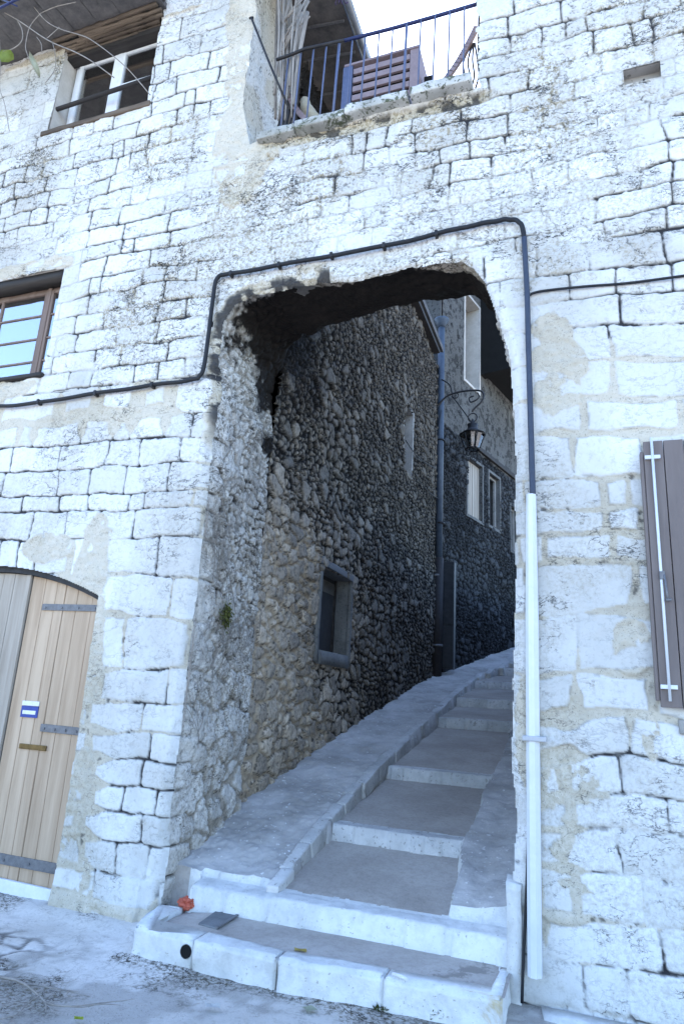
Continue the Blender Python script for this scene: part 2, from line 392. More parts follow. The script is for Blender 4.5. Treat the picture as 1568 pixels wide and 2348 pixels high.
arch = [(-2.86, -.2), (-2.86, 1.2), (-2.87, 2.6), (-2.86, 4.05), (-2.89, 4.50), (-2.87, 4.78), (-2.76, 4.94), (-2.60, 5.0), (-2.1, 4.985), (-1.72, 4.95), (-1.35, 4.975),
        (-1.0, 4.985), (-.78, 4.955), (-.69, 4.86), (-.615, 4.70), (-.50, 4.38), (-.43, 4.07), (-.405, 3.62), (-.41, 2.52), (-.43, 1.95), (-.46, 1.41), (-.425, .91), (-.475, .3), (-.49, -.2)]
# resample with a ragged edge
def resample(pts, step):
    out = []
    for (a, b), (c, d) in zip(pts[:-1], pts[1:]):
        n = max(1, int(math.hypot(c-a, d-b)/step))
        for i in range(n): out.append((a+(c-a)*i/n, b+(d-b)*i/n))
    out.append(pts[-1]); return out
ar = resample(arch, .05)
ARCH = []
for x, z in ar:
    q = mnoise.noise(Vector((x*2.2+5, z*2.2, 3)))*.028+mnoise.noise(Vector((x*7, z*7, 9)))*.012
    top = 1 if 4.4 < z else .0
    ARCH.append((x+(q if z < 4.9 else 0), z+(q*1.5 if top else 0)))

def courses(X, Z, rows, seed, lmin, lmax):
    """distance to the nearest joint, stone random numbers; rows = z values of bed joints"""
    rs = np.random.RandomState(seed)
    rows = np.array(sorted(rows)); n = len(rows)-1
    wz = Z+fbm(X, Z, .55, 3, seed)*.05+fbm(X, Z, 2.2, 2, seed+4)*.022+fbm(X, Z, 6., 3, seed+5)*.012
    wx = X+fbm(X, Z, 3., 3, seed+9)*.018
    ri = np.clip(np.searchsorted(rows, wz)-1, 0, n-1)
    dz = np.minimum(wz-rows[ri], rows[ri+1]-wz)
    dx = np.full(X.shape, 9.); r1 = np.zeros(X.shape); r2 = np.zeros(X.shape)
    for k in range(n):
        mk = ri == k
        if not mk.any(): continue
        h = rows[k+1]-rows[k]; e = [-9.]
        while e[-1] < 3: e.append(e[-1]+rs.uniform(lmin, lmax)*(.7+.6*h/.25)*(.45 if rs.rand() < .18 else 1))
        e = np.array(e); xs_ = wx[mk]+(fbm(X[mk], Z[mk], 2., 2, k)*.02)
        i = np.clip(np.searchsorted(e, xs_)-1, 0, len(e)-2)
        dx[mk] = np.minimum(xs_-e[i], e[i+1]-xs_)
        a = rs.rand(len(e)); b = rs.rand(len(e)); r1[mk] = a[i]; r2[mk] = b[i]
    rr = .028
    a = np.maximum(rr-dx, 0); b = np.maximum(rr-dz, 0)
    d = np.where((a > 0) & (b > 0), rr-np.hypot(a, b), np.minimum(dx, dz))
    return d, r1, r2, dx, dz

step = .009
xs = np.arange(-7.5, 1.72, step); zs = np.arange(-.32, 10.4, step)
X, Z = np.meshgrid(xs, zs, indexing='ij')
L_rows = [-.5, -.15, .10, .30, .51, .70, .885, 1.07, 1.27, 1.50, 1.76, 2.13, 2.47, 2.79, 3.04, 3.19, 3.44, 3.68, 3.92, 4.24]
R_rows = [-.6, -.25, .03, .27, .48, .72, .95, 1.14, 1.36, 1.60, 1.85, 2.22, 2.55, 2.74, 2.92, 3.13, 3.41, 3.66, 3.95, 4.22, 4.45, 4.68, 4.95]
U_rows = [3.9, 4.24, 4.43, 4.63, 4.85, 5.05, 5.27, 5.46, 5.68, 5.86, 6.07, 6.27, 6.46, 6.66, 6.88, 7.08, 7.29, 7.50, 7.74, 7.99, 8.26, 8.56, 8.9, 9.25, 9.6, 9.9, 10.3, 10.8]
U2_rows = [4.6, 4.90, 5.10, 5.31, 5.49, 5.70, 5.90, 6.08, 6.29, 6.47, 6.68, 6.90, 7.09, 7.3, 7.6, 7.85, 8.2, 8.5, 8.9, 9.3, 9.7, 10.8]
dl = courses(X, Z, L_rows, 3, .22, .5); du = courses(X, Z, U_rows, 5, .22, .46); dr = courses(X, Z, R_rows, 11, .26, .52); d2 = courses(X, Z, U2_rows, 17, .20, .44)
bz = 4.24+fbm(X, Z, .55, 3, 5)*.0
selL = (Z < bz) & (X < -1.6); selR = (X > -.72) & (Z < 4.95); selU2 = (X > -1.4+fbm(X, Z, .8, 2, 2)*.3) & ~selR
def pick(k): return np.where(selL, dl[k], np.where(selR, dr[k], np.where(selU2, d2[k], du[k])))
d, r1, r2, dX, dZ = [pick(k) for k in range(5)]
nz1 = fbm(X, Z, 9, 4, 21); nz2 = fbm(X, Z, 2.1, 4, 33); nz3 = fbm(X, Z, 30, 3, 41); nz4 = fbm(X, Z, 1.1, 3, 55)
d = d+nz1*.006+nz3*.003
# --- mortar smeared beside the joints
mw = np.full(X.shape, -.004)
mw = mw+box_in(X, Z, -.42, .9, 1.5, 4.1, .25)*(.022+.026*nz2)
mw = mw+box_in(X, Z, -4.2, -3.45, -.3, 2.75, .12)*(.042+.03*nz2)
mw = mw+box_in(X, Z, -.42, -.05, .3, 1.6, .1)*(.035+.05*nz2)
mw = mw+box_in(X, Z, -7, -3.2, 3.75, 4.2, .06)*(.05+.05*nz2)
mw = mw+np.maximum(0, nz4-.42)*.03
mw = mw+box_in(X, Z, -3.6, -2.8, -.4, .15, .1)*.05
mort = sm(-.004, .004, mw+nz1*.013+nz3*.006-d)*(mw > .004)
# large patches of render
def patch(cx, cz, rx, rz, s, k=.35):
    q = np.sqrt(((X-cx)/rx)**2+((Z-cz)/rz)**2)+fbm(X, Z, 2.4, 6, s, .62)*k*1.3
    return 1-sm(.93, 1.0, q)
ren = np.zeros(X.shape)
for a in [(-2.83, 7.05, .32, 1.0, 61), (-2.95, 6.55, .28, .35, 62), (-.1, 3.95, .22, .36, 63), (-3.86, 2.5, .22, .42, 64), (-3.75, 1.8, .12, .5, 65), (-4.35, 2.72, .3, .12, 66), (-3.66, .12, .2, .3, 67), (-3.68, .85, .13, .4, 68),
          (-.1, 1.2, .26, .1, 69), (-.22, 1.0, .12, .32, 70), (-.15, .55, .16, .12, 71), (-.36, 1.5, .06, .35, 72), (.35, 1.5, .06, .17, 73), (-5.3, 5.72, .8, .09, 74), (-5.4, 4.32, .55, .12, 75), (-3.25, .0, .45, .12, 76),
          (-3.0, 8.4, .25, 1.2, 77), (.27, 2.02, .1, .16, 78), (-4.9, 8.68, 1.6, .05, 79), (.9, 1.55, .35, .14, 80)]:
    ren = np.maximum(ren, patch(*a))
ren = ren*np.clip(1-sm(-.02, .02, fbm(X, Z, 4.2, 5, 88, .6)-.22)*sm(.02, .035, d)*.95, 0, 1)
# under the terrace coping a decayed band
band = sm(-2.75, -2.6, X)*(1-sm(-.62, -.5, X))*(1-sm(.04, .08, np.abs(Z-6.535+nz2*.03)))
mort = np.maximum(np.maximum(mort, ren), band)
stone = (1-mort)
# --- cracks
cw = (.0026+.003*sm(-.2, .5, nz2)+.0035*sm(.2, .6, nz1))
cgate = sm(-.22, .30, nz2+.45*nz1+.25*fbm(X, Z, 5, 3, 77))          # joints fade out in places
crk = (1-sm(cw*.5, cw*1.7+.0015, d))*cgate*stone
soft = (1-sm(.002, .015+.006*nz2, d))*np.where(selL | selR, .0, .42+.25*nz1)*stone
crk = np.where(selL, (1-sm(cw*.6, cw*1.8+.002, d))*stone*sm(-.9, -.5, nz2), crk)
edgem = (1-sm(.0, .012, np.abs(mw+nz1*.008-d)))*(mw > .01)*(fbm(X, Z, 12, 3, 91) > .30)*.3*(1-ren)*(mw < .05)
# secondary breaks and holes
rid = np.abs(fbm(X, Z*1.6, 3.2, 5, 97)); upz = sm(3.8, 5.0, Z)
crk2 = .7*(1-sm(.012, .035, rid))*sm(.05, .45, fbm(X, Z, 1.3, 4, 101))*(.25+.75*upz)*stone
rid2 = np.abs(fbm(X*.7, Z*2.0, 5.5, 5, 107)); crk2 = np.maximum(crk2, (1-sm(.01, .045, rid2))*sm(.1, .5, fbm(X, Z, 1.9, 4, 103))*upz*stone)
bcr = band*sm(-.05, .25, fbm(X, Z*1.5, 13, 4, 113))
hole = .7*sm(.50, .75, fbm(X, Z, 20, 4, 111))*sm(.02, .008, d)*sm(.0, .3, nz4)*(1-ren)
crk = np.where(selR, np.maximum(crk, (1-sm(cw*.5, cw*1.6+.001, d))*stone*sm(-.55, .05, nz2+.4*nz1)), crk)
crack = np.clip(np.maximum(np.maximum(np.maximum(crk, edgem), np.clip(soft, 0, 1)*.55), np.maximum(crk2*.85, np.maximum(hole, bcr*.85))), 0, 1)
dirt = np.clip(upz*sm(-.15, .5, nz4)*(.35+.65*(1-sm(.0, .06, d)))+.30*sm(.1, .5, fbm(X, Z, 1.7, 4, 121))+band*.8, 0, 1)
mort = np.maximum(mort, np.clip(soft, 0, 1))
dirt = np.maximum(dirt, .8*sm(.0, .4, fbm(X, Z, .9, 3, 133))*box_in(X, Z, -3.6, .6, 4.9, 6.4, .5))
dirt = np.maximum(dirt, patch(-1.0, 6.35, .3, .3, 130, .5)*.9)
dirt = np.maximum(dirt, patch(-.2, 5.6, 1.2, .9, 131, .5)*.55)
PD = polydist(X, Z, ARCH)
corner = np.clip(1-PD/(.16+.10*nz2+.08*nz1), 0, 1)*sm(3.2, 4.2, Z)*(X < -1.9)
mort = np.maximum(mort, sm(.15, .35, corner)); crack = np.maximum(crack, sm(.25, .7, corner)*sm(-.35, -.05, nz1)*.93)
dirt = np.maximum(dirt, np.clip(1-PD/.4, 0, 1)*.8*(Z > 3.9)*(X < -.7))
# --- relief
pil = 1-np.exp(-np.maximum(d, 0)/.012)
H = pil*(.012*np.where(selU2 | ~(selL | selR), .45+.55*cgate, 1))+(r1-.5)*np.where(selL | selR, .012, .006)*pil+nz2*.010+nz1*.004+nz3*.0015
H = H+(fbm(X, Z, 5, 4, 140, .6))*.006*sm(2, 5, Z)
H = np.where(mort > 0, H*(1-mort)+mort*(.006+nz1*.006+nz3*.004), H)
H = H+ren*(.010+.010*fbm(X, Z, 7, 5, 89, .65))-crack*.009-band*(.02+.02*nz1)
Dop = PD
H = H+corner*.03*(nz1-.5)
H = H-np.where(Z > 4.3, .03, .055)*np.clip(1-Dop/np.where(Z > 4.3, .035, .07), 0, 1)**2
H = H+.035*sm(.45, -.1, Z)*(X < -3)*(X > -4.0)     # battered foot
tone = np.clip(r2*.9+.1*nz2, 0, 1)
keep = np.ones((len(xs)-1, len(zs)-1), bool)
cx_ = X[:-1, :-1]+step/2; cz_ = Z[:-1, :-1]+step/2
keep &= ~polyin(cx_, cz_, ARCH)
HOLES = {'door': (-6.15, -3.745, -.05, 9), 'mid': (-6.45, -4.81, 4.46, 5.64), 'up': (-5.42, -4.10, 7.52, 8.9), 'niche': (.46, .72, 6.30, 6.455)}
door_top = 2.57-.26*((cx_+4.95)/1.2)**2
keep &= ~((cx_ > -6.15) & (cx_ < -3.745) & (cz_ < door_top) & (cz_ > .0))
for k in ('mid', 'up', 'niche'):
    a, b, c, e = HOLES[k]; keep &= ~((cx_ > a) & (cx_ < b) & (cz_ > c) & (cz_ < e))
keep &= ~((cx_ < -4.10) & (cz_ > 8.78))
tl = -2.93+.02*nz2[:-1, :-1]+.25*np.clip(7.1-cz_, 0, .5); tr = -.67+.035*nz1[:-1, :-1]+.02*nz2[:-1, :-1]
keep &= ~((cx_ > tl) & (cx_ < tr) & (cz_ > 6.62))
P = np.stack([X, -H, Z], -1)
msk = np.stack([mort, crack, tone, dirt], -1)
gridmesh('front_wall', P, keep, msk, M['facade'], house, flip=True)
del P, msk, H, crk, crk2, rid, rid2, nz3, dl, du, dr, d2

# --- lining of the covered passage: jambs and soffit
ap = resample(ARCH, .012)
ap = np.array(ap); seg = np.hypot(*(ap[1:]-ap[:-1]).T); S = np.concatenate([[0], np.cumsum(seg)])
n_s = int(S[-1]/.012); ss = np.linspace(0, S[-1], n_s)
ax_ = np.interp(ss, S, ap[:, 0]); az_ = np.interp(ss, S, ap[:, 1])
k = 5; kern = np.ones(k)/k
axs = np.convolve(np.pad(ax_, k//2, 'edge'), kern, 'valid'); azs = np.convolve(np.pad(az_, k//2, 'edge'), kern, 'valid')
tx = np.gradient(axs); tz = np.gradient(azs); tl_ = np.hypot(tx, tz)+1e-9
nx_, nz_ = tz/tl_, -tx/tl_         # pointing into the opening (path runs up the left side, over, down the right)
depth = np.where(azs > 4.80, np.interp(axs, [-2.9, -2.4, -1.7, -.8, -.4], [1.2, .82, .6, .5, .5]), np.where(axs < -1.6, 1.22, .55))
depth = np.convolve(np.pad(depth, 20, 'edge'), np.ones(41)/41, 'valid')+mnoise.noise(Vector((0, 0, 0)))
nv = 100; V = np.linspace(0, 1, nv)
SS, VV = np.meshgrid(ss, V, indexing='ij'); DD = depth[:, None]*np.ones_like(VV)
rag = fbm(ss, ss*0, 3, 4, 200)*.05*(azs > 4.7)
YY = .03+(DD-.03)*VV+rag[:, None]*VV
AZ = azs[:, None]*np.ones_like(VV); AX = axs[:, None]*np.ones_like(VV)
isj = np.maximum(sm(4.75, 4.5, AZ), sm(-2.35, -2.6, AX+.08*fbm(AX, YY, 3, 3, 231)))
wx_ = SS+fbm(SS, YY, 5, 5, 201, .6)*.06; wy_ = YY+fbm(SS, YY, 5, 5, 202, .6)*.06
dv, q1, q2 = voro(wx_/.085, wy_/.10, 5); dv = dv*.085
big, b1, b2 = voro(wx_/.24, wy_/.21, 8); big = big*.21
usebig = (fbm(SS, YY, 1.3, 3, 203)+.5*sm(2.1, 1.3, AZ) > .22); dv = np.where(usebig, big, dv); q1 = np.where(usebig, b1, q1); q2 = np.where(usebig, b2, q2)
# ashlar quoins on the first 20 cm
rj = np.array(L_rows); ridx = np.clip(np.searchsorted(rj, AZ)-1, 0, len(rj)-2); dq = np.minimum(AZ-rj[ridx], rj[ridx+1]-AZ)
quo = (YY < .16+.16*rnd(ridx, ridx*0+3, 4)+.02*fbm(SS, YY, 8, 2, 207)) & (AX < -1.6) & (AZ < 4.1)
dv = np.where(quo, np.minimum(dq, .3), dv); q2 = np.where(quo, .9, q2)
mjw = -.002+.016*fbm(SS, YY, 1.3, 3, 205)+.012*fbm(SS, YY, 10, 4, 206)+sm(1.5, .8, AZ)*.028+(isj < .5)*1.
mo = sm(-.004, .004, mjw-dv)*~quo
cr = (1-sm(.003, .010, dv+fbm(SS, YY, 12, 3, 208)*.004))*(1-mo)*(.55+.45*sm(-.2, .2, fbm(SS, YY, 3, 3, 217)))
rg = np.abs(fbm(SS, YY, 6, 5, 209)); rg2 = np.abs(fbm(SS, YY, 11, 4, 219)); cr = np.maximum(cr, np.maximum((1-sm(.02, .06, rg))*sm(-.2, .2, fbm(SS, YY, 1.6, 3, 210)), (1-sm(.03, .09, rg2))*sm(-.1, .3, fbm(SS, YY, 2.3, 3, 218))*.8)*.9*sm(.9, 1.5, AZ))
Hh = (1-np.exp(-np.maximum(dv, 0)/.012))*.022*(1-.75*mo)+fbm(SS, YY, 3.2, 6, 211, .62)*.030+fbm(SS, YY, 14, 4, 212)*.008-cr*.012
Hh = np.where(isj < .5, fbm(SS, YY, 2.2, 6, 214, .6)*.05+fbm(SS, YY, 16, 3, 215)*.008, Hh)*sm(0, .12, VV)*np.ones_like(VV)
Hh = Hh-.03-.07*sm(.93, 1., VV)*(isj > .5)
PX = AX+nx_[:, None]*Hh; PZ = AZ+nz_[:, None]*Hh
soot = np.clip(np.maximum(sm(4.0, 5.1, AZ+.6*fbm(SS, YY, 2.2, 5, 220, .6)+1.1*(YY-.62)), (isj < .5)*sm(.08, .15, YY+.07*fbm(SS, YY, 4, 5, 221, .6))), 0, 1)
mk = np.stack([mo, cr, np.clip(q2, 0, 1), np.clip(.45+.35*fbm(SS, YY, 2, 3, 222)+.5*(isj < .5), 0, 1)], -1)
# jamb material with soot stain driven by a second attribute
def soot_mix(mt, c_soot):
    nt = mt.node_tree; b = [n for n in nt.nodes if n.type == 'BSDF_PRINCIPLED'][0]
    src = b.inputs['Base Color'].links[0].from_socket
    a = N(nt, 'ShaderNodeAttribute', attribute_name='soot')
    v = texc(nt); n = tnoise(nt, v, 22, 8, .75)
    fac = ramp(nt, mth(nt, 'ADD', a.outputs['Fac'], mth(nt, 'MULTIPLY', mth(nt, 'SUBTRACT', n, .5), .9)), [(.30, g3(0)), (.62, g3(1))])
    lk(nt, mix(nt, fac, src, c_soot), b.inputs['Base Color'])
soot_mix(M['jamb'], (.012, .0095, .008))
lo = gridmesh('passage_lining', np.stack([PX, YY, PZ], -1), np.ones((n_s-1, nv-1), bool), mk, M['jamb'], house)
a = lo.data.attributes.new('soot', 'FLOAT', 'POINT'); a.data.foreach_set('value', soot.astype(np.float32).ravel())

# --- solid body behind the front wall (hidden masonry that stops the light)
mb = MB()
mb.prism([(-2.9, .12), (-.4, .12), (-.4, .46), (-1.7, .54), (-2.4, .76), (-2.9, 1.15)], 5.06, 6.60)
mb.build('terrace_slab', M['backrubble'], house)

def opening_box(x0, x1, z0, z1, depth, mat, parent, name='window_reveal', y0=-.01, th=.08, skip=''):
    """four thin slabs lining a hole in the front wall, inner faces on the hole's edge"""
    mb = MB()
    if 'l' not in skip: mb.box((x0-th, y0, z0-th), (x0-.003, depth, z1+th))
    if 'r' not in skip: mb.box((x1+.003, y0, z0-th), (x1+th, depth, z1+th))
    if 't' not in skip: mb.box((x0, y0+.004, z1+.003), (x1, depth, z1+th))
    if 'b' not in skip: mb.box((x0, y0+.004, z0-th), (x1, depth, z0-.003))
    return mb.build(name, mat, parent)

# --- upper left window
opening_box(-5.42, -4.10, 7.52, 8.62, .36, M['reveal'], house, skip='t', y0=.012)
w = MB()
def frame(mb, x0, x1, z0, z1, y, t, dp, bev=.006):
    mb.box((x0, y-dp/2, z0), (x0+t, y+dp/2, z1), bev); mb.box((x1-t, y-dp/2, z0), (x1, y+dp/2, z1), bev)
    mb.box((x0+t, y-dp/2+.003, z1-t), (x1-t, y+dp/2-.003, z1), bev); mb.box((x0+t, y-dp/2+.003, z0), (x1-t, y+dp/2-.003, z0+t), bev)
frame(w, -5.40, -4.12, 7.62, 8.68, .22, .05, .06)
uw = w.build('window', M['whitepaint'], house)
for a, b in ((-5.34, -4.785), (-4.735, -4.18)):
    s_ = MB(); frame(s_, a, b, 7.67, 8.63, .19, .05, .045)
    if a > -5: s_.box((a+.055, .175, 8.12), (b-.055, .205, 8.145), .003)
    s_.build('sash', M['whitepaint'], uw)
    p_ = MB(); p_.box((a+.045, .188, 7.71), (b-.045, .193, 8.59)); p_.build('pane', M['glassdark'], uw)
MB().box((-4.79, .165, 7.65), (-4.73, .21, 8.65), .006).build('meeting_stile', M['whitepaint'], uw)
c = MB()
cu = np.linspace(-5.0, -4.80, 24)
for i in range(23):
    y0_ = .30+.02*math.sin(i*1.7); y1_ = .30+.02*math.sin((i+1)*1.7)
    c.quad((cu[i], y0_, 7.6), (cu[i+1], y1_, 7.6), (cu[i+1], y1_, 8.25), (cu[i], y0_, 8.25))
c.build('curtain', M['curtain'], uw)
MB().box((-5.8, .6, 7.3), (-3.9, .7, 8.8)).build('room_back', M['room'], uw)
mb = MB(); mb.tube([(-5.44, .05, 7.88), (-5.42, .05, 7.88), (-4.08, .05, 7.93)], .024, 10); mb.build('window_bar', M['darktimber'], house)
mb = MB(); mb.box((-5.50, -.03, 7.455), (-4.06, .19, 7.515), .008).rough(.006, 8, 4, 2, .1).build('window_sill', M['rottimber'], house)
# lintel of old timbers under the eave
mb = MB()
rs = random.Random(41)
for i in range(9):
    z = 8.66+.012*i+rs.uniform(-.006, .006); y = .07-.018*i+rs.uniform(-.02, .02); a = -5.55+rs.uniform(0, .5)*(i % 2); b = -4.08-rs.uniform(0, .4)*((i+1) % 2)
    mb.beam((a, y, z), (b, y+rs.uniform(-.02, .02), z+rs.uniform(-.012, .012)), .05, rs.uniform(.014, .03))
mb.rough(.012, 9, 5, 4, .06); mb.build('timber_lintel', M['rottimber'], house)
mb = MB(); mb.box((-5.48, .05, 8.60), (-4.09, .17, 8.70)); mb.build('lintel_beam', M['darktimber'], house)

# --- left roof: eave with tiles seen from below, gutter
ev = thing('eave', (0, 0, 0)) if False else None
roof = MB()
e_in, e_out = 8.80, 8.92
roof.prism([(.4, 8.84), (-.62, 8.74), (-.62, 8.80), (.4, 8.92)], -8.2, -4.06, axis=0)
ro = roof.build('roof_boarding', M['tile'], house)
tl = MB()
random.seed(5)
for i in range(26):                     # curved under-tiles showing at the eave
    x = -8.1+i*.16
    if x > -4.1: break
    for r_ in range(2):
        pts = [(x+.07*math.cos(math.pi+math.pi*k/6), -.70+r_*.30+random.uniform(-.01, .01), 8.79+r_*.03+.06*math.sin(math.pi+math.pi*k/6)) for k in range(7)]
        q = [(a_, b_+.34, c_+.035) for a_, b_, c_ in pts]
        for k in range(6):
            tl.quad(pts[k], pts[k+1], q[k+1], q[k])
bmesh.ops.solidify(tl.bm, geom=list(tl.bm.faces), thickness=.014)
tl.build('roof_tiles', M['tile'], ro)
mb = MB(); mb.prism([(-.72, 8.90), (3.2, 9.9), (3.2, 9.8), (-.72, 8.83)], -8.2, -4.04, axis=0); mb.build('roof', M['tile'], house)
mb = MB(); mb.tube([(-8.2, -.76, 8.80), (-4.9, -.76, 8.80)], .075, 14); mb.build('gutter', M['gutter'], house)

# --- middle left window
opening_box(-6.45, -4.81, 4.46, 5.64, .34, M['reveal'], house, y0=.012)
mb = MB(); mb.beam((-6.45, .09, 5.60), (-4.815, .09, 5.60), .14, .09).rough(.006, 6, 4, 7, .12); mb.build('lintel_beam', M['darktimber'], house)
w = MB(); frame(w, -6.44, -4.82, 4.50, 5.57, .20, .05, .06, .004); mw_ = w.build('window', M['brownframe'], house)
for a, b in ((-6.39, -5.67), (-5.65, -5.065), (-5.04, -4.87)): pass
for a, b in ((-6.39, -5.13), (-5.08, -4.87)):
    s_ = MB(); frame(s_, a, b, 4.55, 5.53, .175, .032, .035, .003)
    for z in (4.72, 4.98, 5.25): s_.box((a+.035, .165, z-.009), (b-.035, .185, z+.009))
    if a < -6: s_.box((-5.75, .163, 4.56), (-5.725, .187, 5.50))
    s_.build('sash', M['brownframe'], mw_)
    p_ = MB(); p_.box((a+.03, .176, 4.57), (b-.03, .181, 5.50)); p_.build('pane', M['glass'], mw_)
MB().box((-5.13, .150, 4.52), (-5.08, .195, 5.56), .008).build('meeting_stile', M['brownframe'], mw_)
MB().box((-6.8, .6, 4.2), (-4.6, .7, 5.8)).build('room_back', M['room'], mw_)
mb = MB(); mb.box((-6.5, -.045, 4.42), (-4.80, .16, 4.456), .006).rough(.005, 8, 4, 3, .1); mb.build('window_sill', M['darktimber'], house)

# --- arched double door, lower left
dz_top = lambda x: 2.57-.26*((x+4.95)/1.2)**2
mb = MB()
xx = np.linspace(-6.15, -3.745, 26)
for a, b in zip(xx[:-1], xx[1:]):     # arched head reveal
    za, zb = dz_top(a), dz_top(b)
    mb.quad((a, .01, za), (b, .01, zb), (b, .3, zb), (a, .3, za)); mb.quad((a, .01, za+.1), (b, .01, zb+.1), (b, .3, zb+.1), (a, .3, za+.1))
mb.box((-3.742, .012, -.1), (-3.64, .3, 2.4)); mb.box((-6.25, .012, -.1), (-6.153, .3, 2.4))
mb.build('door_reveal', M['render'], house)
mb = MB()
for a, b in zip(xx[:-1], xx[1:]):
    za, zb = dz_top(a), dz_top(b)
    mb.prism([(a, za-.045), (b, zb-.045), (b, zb+.0), (a, za+.0)], .03, .10, axis=1)
mb.build('door_arch_trim', M['iron'], house)
def leaf(x0, x1, mat, name='door_leaf', n=5, seed=1, z0=.06):
    rs = random.Random(seed); mb = MB(); e = [x0+(x1-x0)*i/n for i in range(n+1)]
    for i in range(1, n): e[i] += rs.uniform(-.02, .02)
    for a, b in zip(e[:-1], e[1:]):
        a += .0014; b -= .0014
        m2 = (a+b)/2; dy = rs.uniform(-.004, .004)
        mb.prism([(a, z0+rs.uniform(0, .02)), (b, z0+rs.uniform(0, .02)), (b, dz_top(b)-.05), (m2, dz_top(m2)-.05), (a, dz_top(a)-.05)], .075+dy, .115, axis=1)
    es = [ed for ed in mb.bm.edges if ed.calc_length() > .5]
    bmesh.ops.bevel(mb.bm, geom=es, offset=.0035, segments=2, affect='EDGES')
    return mb.build(name, mat, dr_)
dr_ = thing('door', (-4.9, .1, 0)); dr_.parent = house; dr_.location = Vector((-4.9, .1, 0))-ORG[house.name]
lf = leaf(-4.555, -3.755, M['door'], n=6, seed=2)
lf2 = leaf(-5.9, -4.575, M['doorgrey'], n=8, seed=5)
lf2['label'] = 'greyer left door leaf, partly out of frame'
MB().box((-4.615, .055, .08), (-4.565, .085, 2.50), .006).build('cover_strip', M['doorgrey'], dr_)
def strapm(x0, x1, z, t=.05):
    mb = MB(); mb.beam((x0, .068, z+.005), (x1, .068, z), .012, t, bev=.003)
    for q in np.linspace(x0+.04, x1-.05, 4): mb.tube([(q, .062, z), (q, .054, z)], .009, 8)
    return mb.build('hinge_strap', M['strap'], dr_)
strapm(-4.39, -3.775, 2.215, .055); strapm(-4.19, -3.775, 1.235, .06); strapm(-4.62, -3.775, .245, .075)
for z in (2.2, 1.22, .245):
    MB().tube([(-3.762, .055, z-.05), (-3.762, .055, z+.06)], .016, 10).build('hinge_pin', M['iron'], dr_)
mb = MB(); mb.box((-4.375, .062, 1.065), (-4.10, .074, 1.105), .004); mb.build('letter_slot', mat_plain('dull_brass', (.07, .045, .015), (.20, .13, .05), 20, .5, .6), dr_)
mb = MB(); mb.beam((-4.56, .052, .075), (-3.79, .052, .06), .03, .10, bev=.006); mb.build('weather_board', M['whitepaint'], dr_, )
mb = MB(); mb.box((-4.42, .064, 1.31), (-4.245, .072, 1.40), .002); mb.build('sticker', M['bluepaper'], dr_, label='blue and white sticker on the door')
mb = MB(); mb.box((-4.42, .063, 1.403), (-4.245, .071, 1.44), .001); mb.box((-4.40, .061, 1.335), (-4.265, .066, 1.365)); mb.build('sticker', M['paper'], dr_, label='white strips of the sticker on the door')
mb = MB(); mb.box((-6.1, .04, -.06), (-3.76, .3, .02), .006).rough(.004, 7, 3, 1, .15); mb.build('doorstep', M['render'], house)
MB().box((-6.2, .32, -.1), (-3.6, .4, 2.8)).build('door_backing', M['room'], house)

# --- niche
opening_box(.46, .72, 6.30, 6.455, .1, M['render'], house, 'niche_lining', y0=.012)
mb = MB(); mb.box((.4, .10, 6.25), (.8, .13, 6.5)); mb.build('niche_back', M['render'], house)
mb = MB(); mb.box((.60, .085, 6.34), (.615, .105, 6.41)); mb.build('niche_hook', M['iron'], house)

# --- terrace: pier reveal, coping stones, floor
opx = -2.93
mb = MB()
n0_, n1_ = 60, 150
yy = np.linspace(.0, .72, n0_); zz = np.linspace(6.5, 10.3, n1_)
YV, ZV = np.meshgrid(yy, zz, indexing='ij')
fx_ = fbm(YV, ZV, 2.5, 5, 301)*.03+fbm(YV, ZV, 14, 3, 302)*.006
XV = -2.925+.25*np.clip(7.1-ZV, 0, .5)+fx_*sm(0, .15, YV)-.022
mk = np.stack([sm(-.2, .1, fbm(YV, ZV, 2, 3, 303))*.8, (np.abs(fbm(YV, ZV, 5, 4, 304)) < .015)*.8, YV*0+.5, YV*0+.3], -1)
gridmesh('terrace_pier_side', np.stack([XV, YV, ZV], -1), np.ones((n0_-1, n1_-1), bool), mk, M['facade'], house)
XV2 = -.635-fx_*.5
gridmesh('terrace_side', np.stack([XV2, YV, ZV], -1), np.ones((n0_-1, n1_-1), bool), mk, M['facade'], house)
mb = MB(); mb.box((-2.85, .05, 6.50), (-.66, 1.6, 6.63)); mb.build('terrace_floor', M['render'], house)
for i, (a, b, hy) in enumerate(((-2.72, -2.32, .09), (-2.32, -1.83, .10), (-1.825, -1.25, .12), (-1.235, -.70, .13))):
    mb = MB(); mb.box((a+.004, -hy+.01, 6.585+.008*i), (b-.004, .16, 6.672+.010*i), .014); mb.rough(.012, 6, 5, i, .06); mb.build('coping_stone', M['coping'], house)

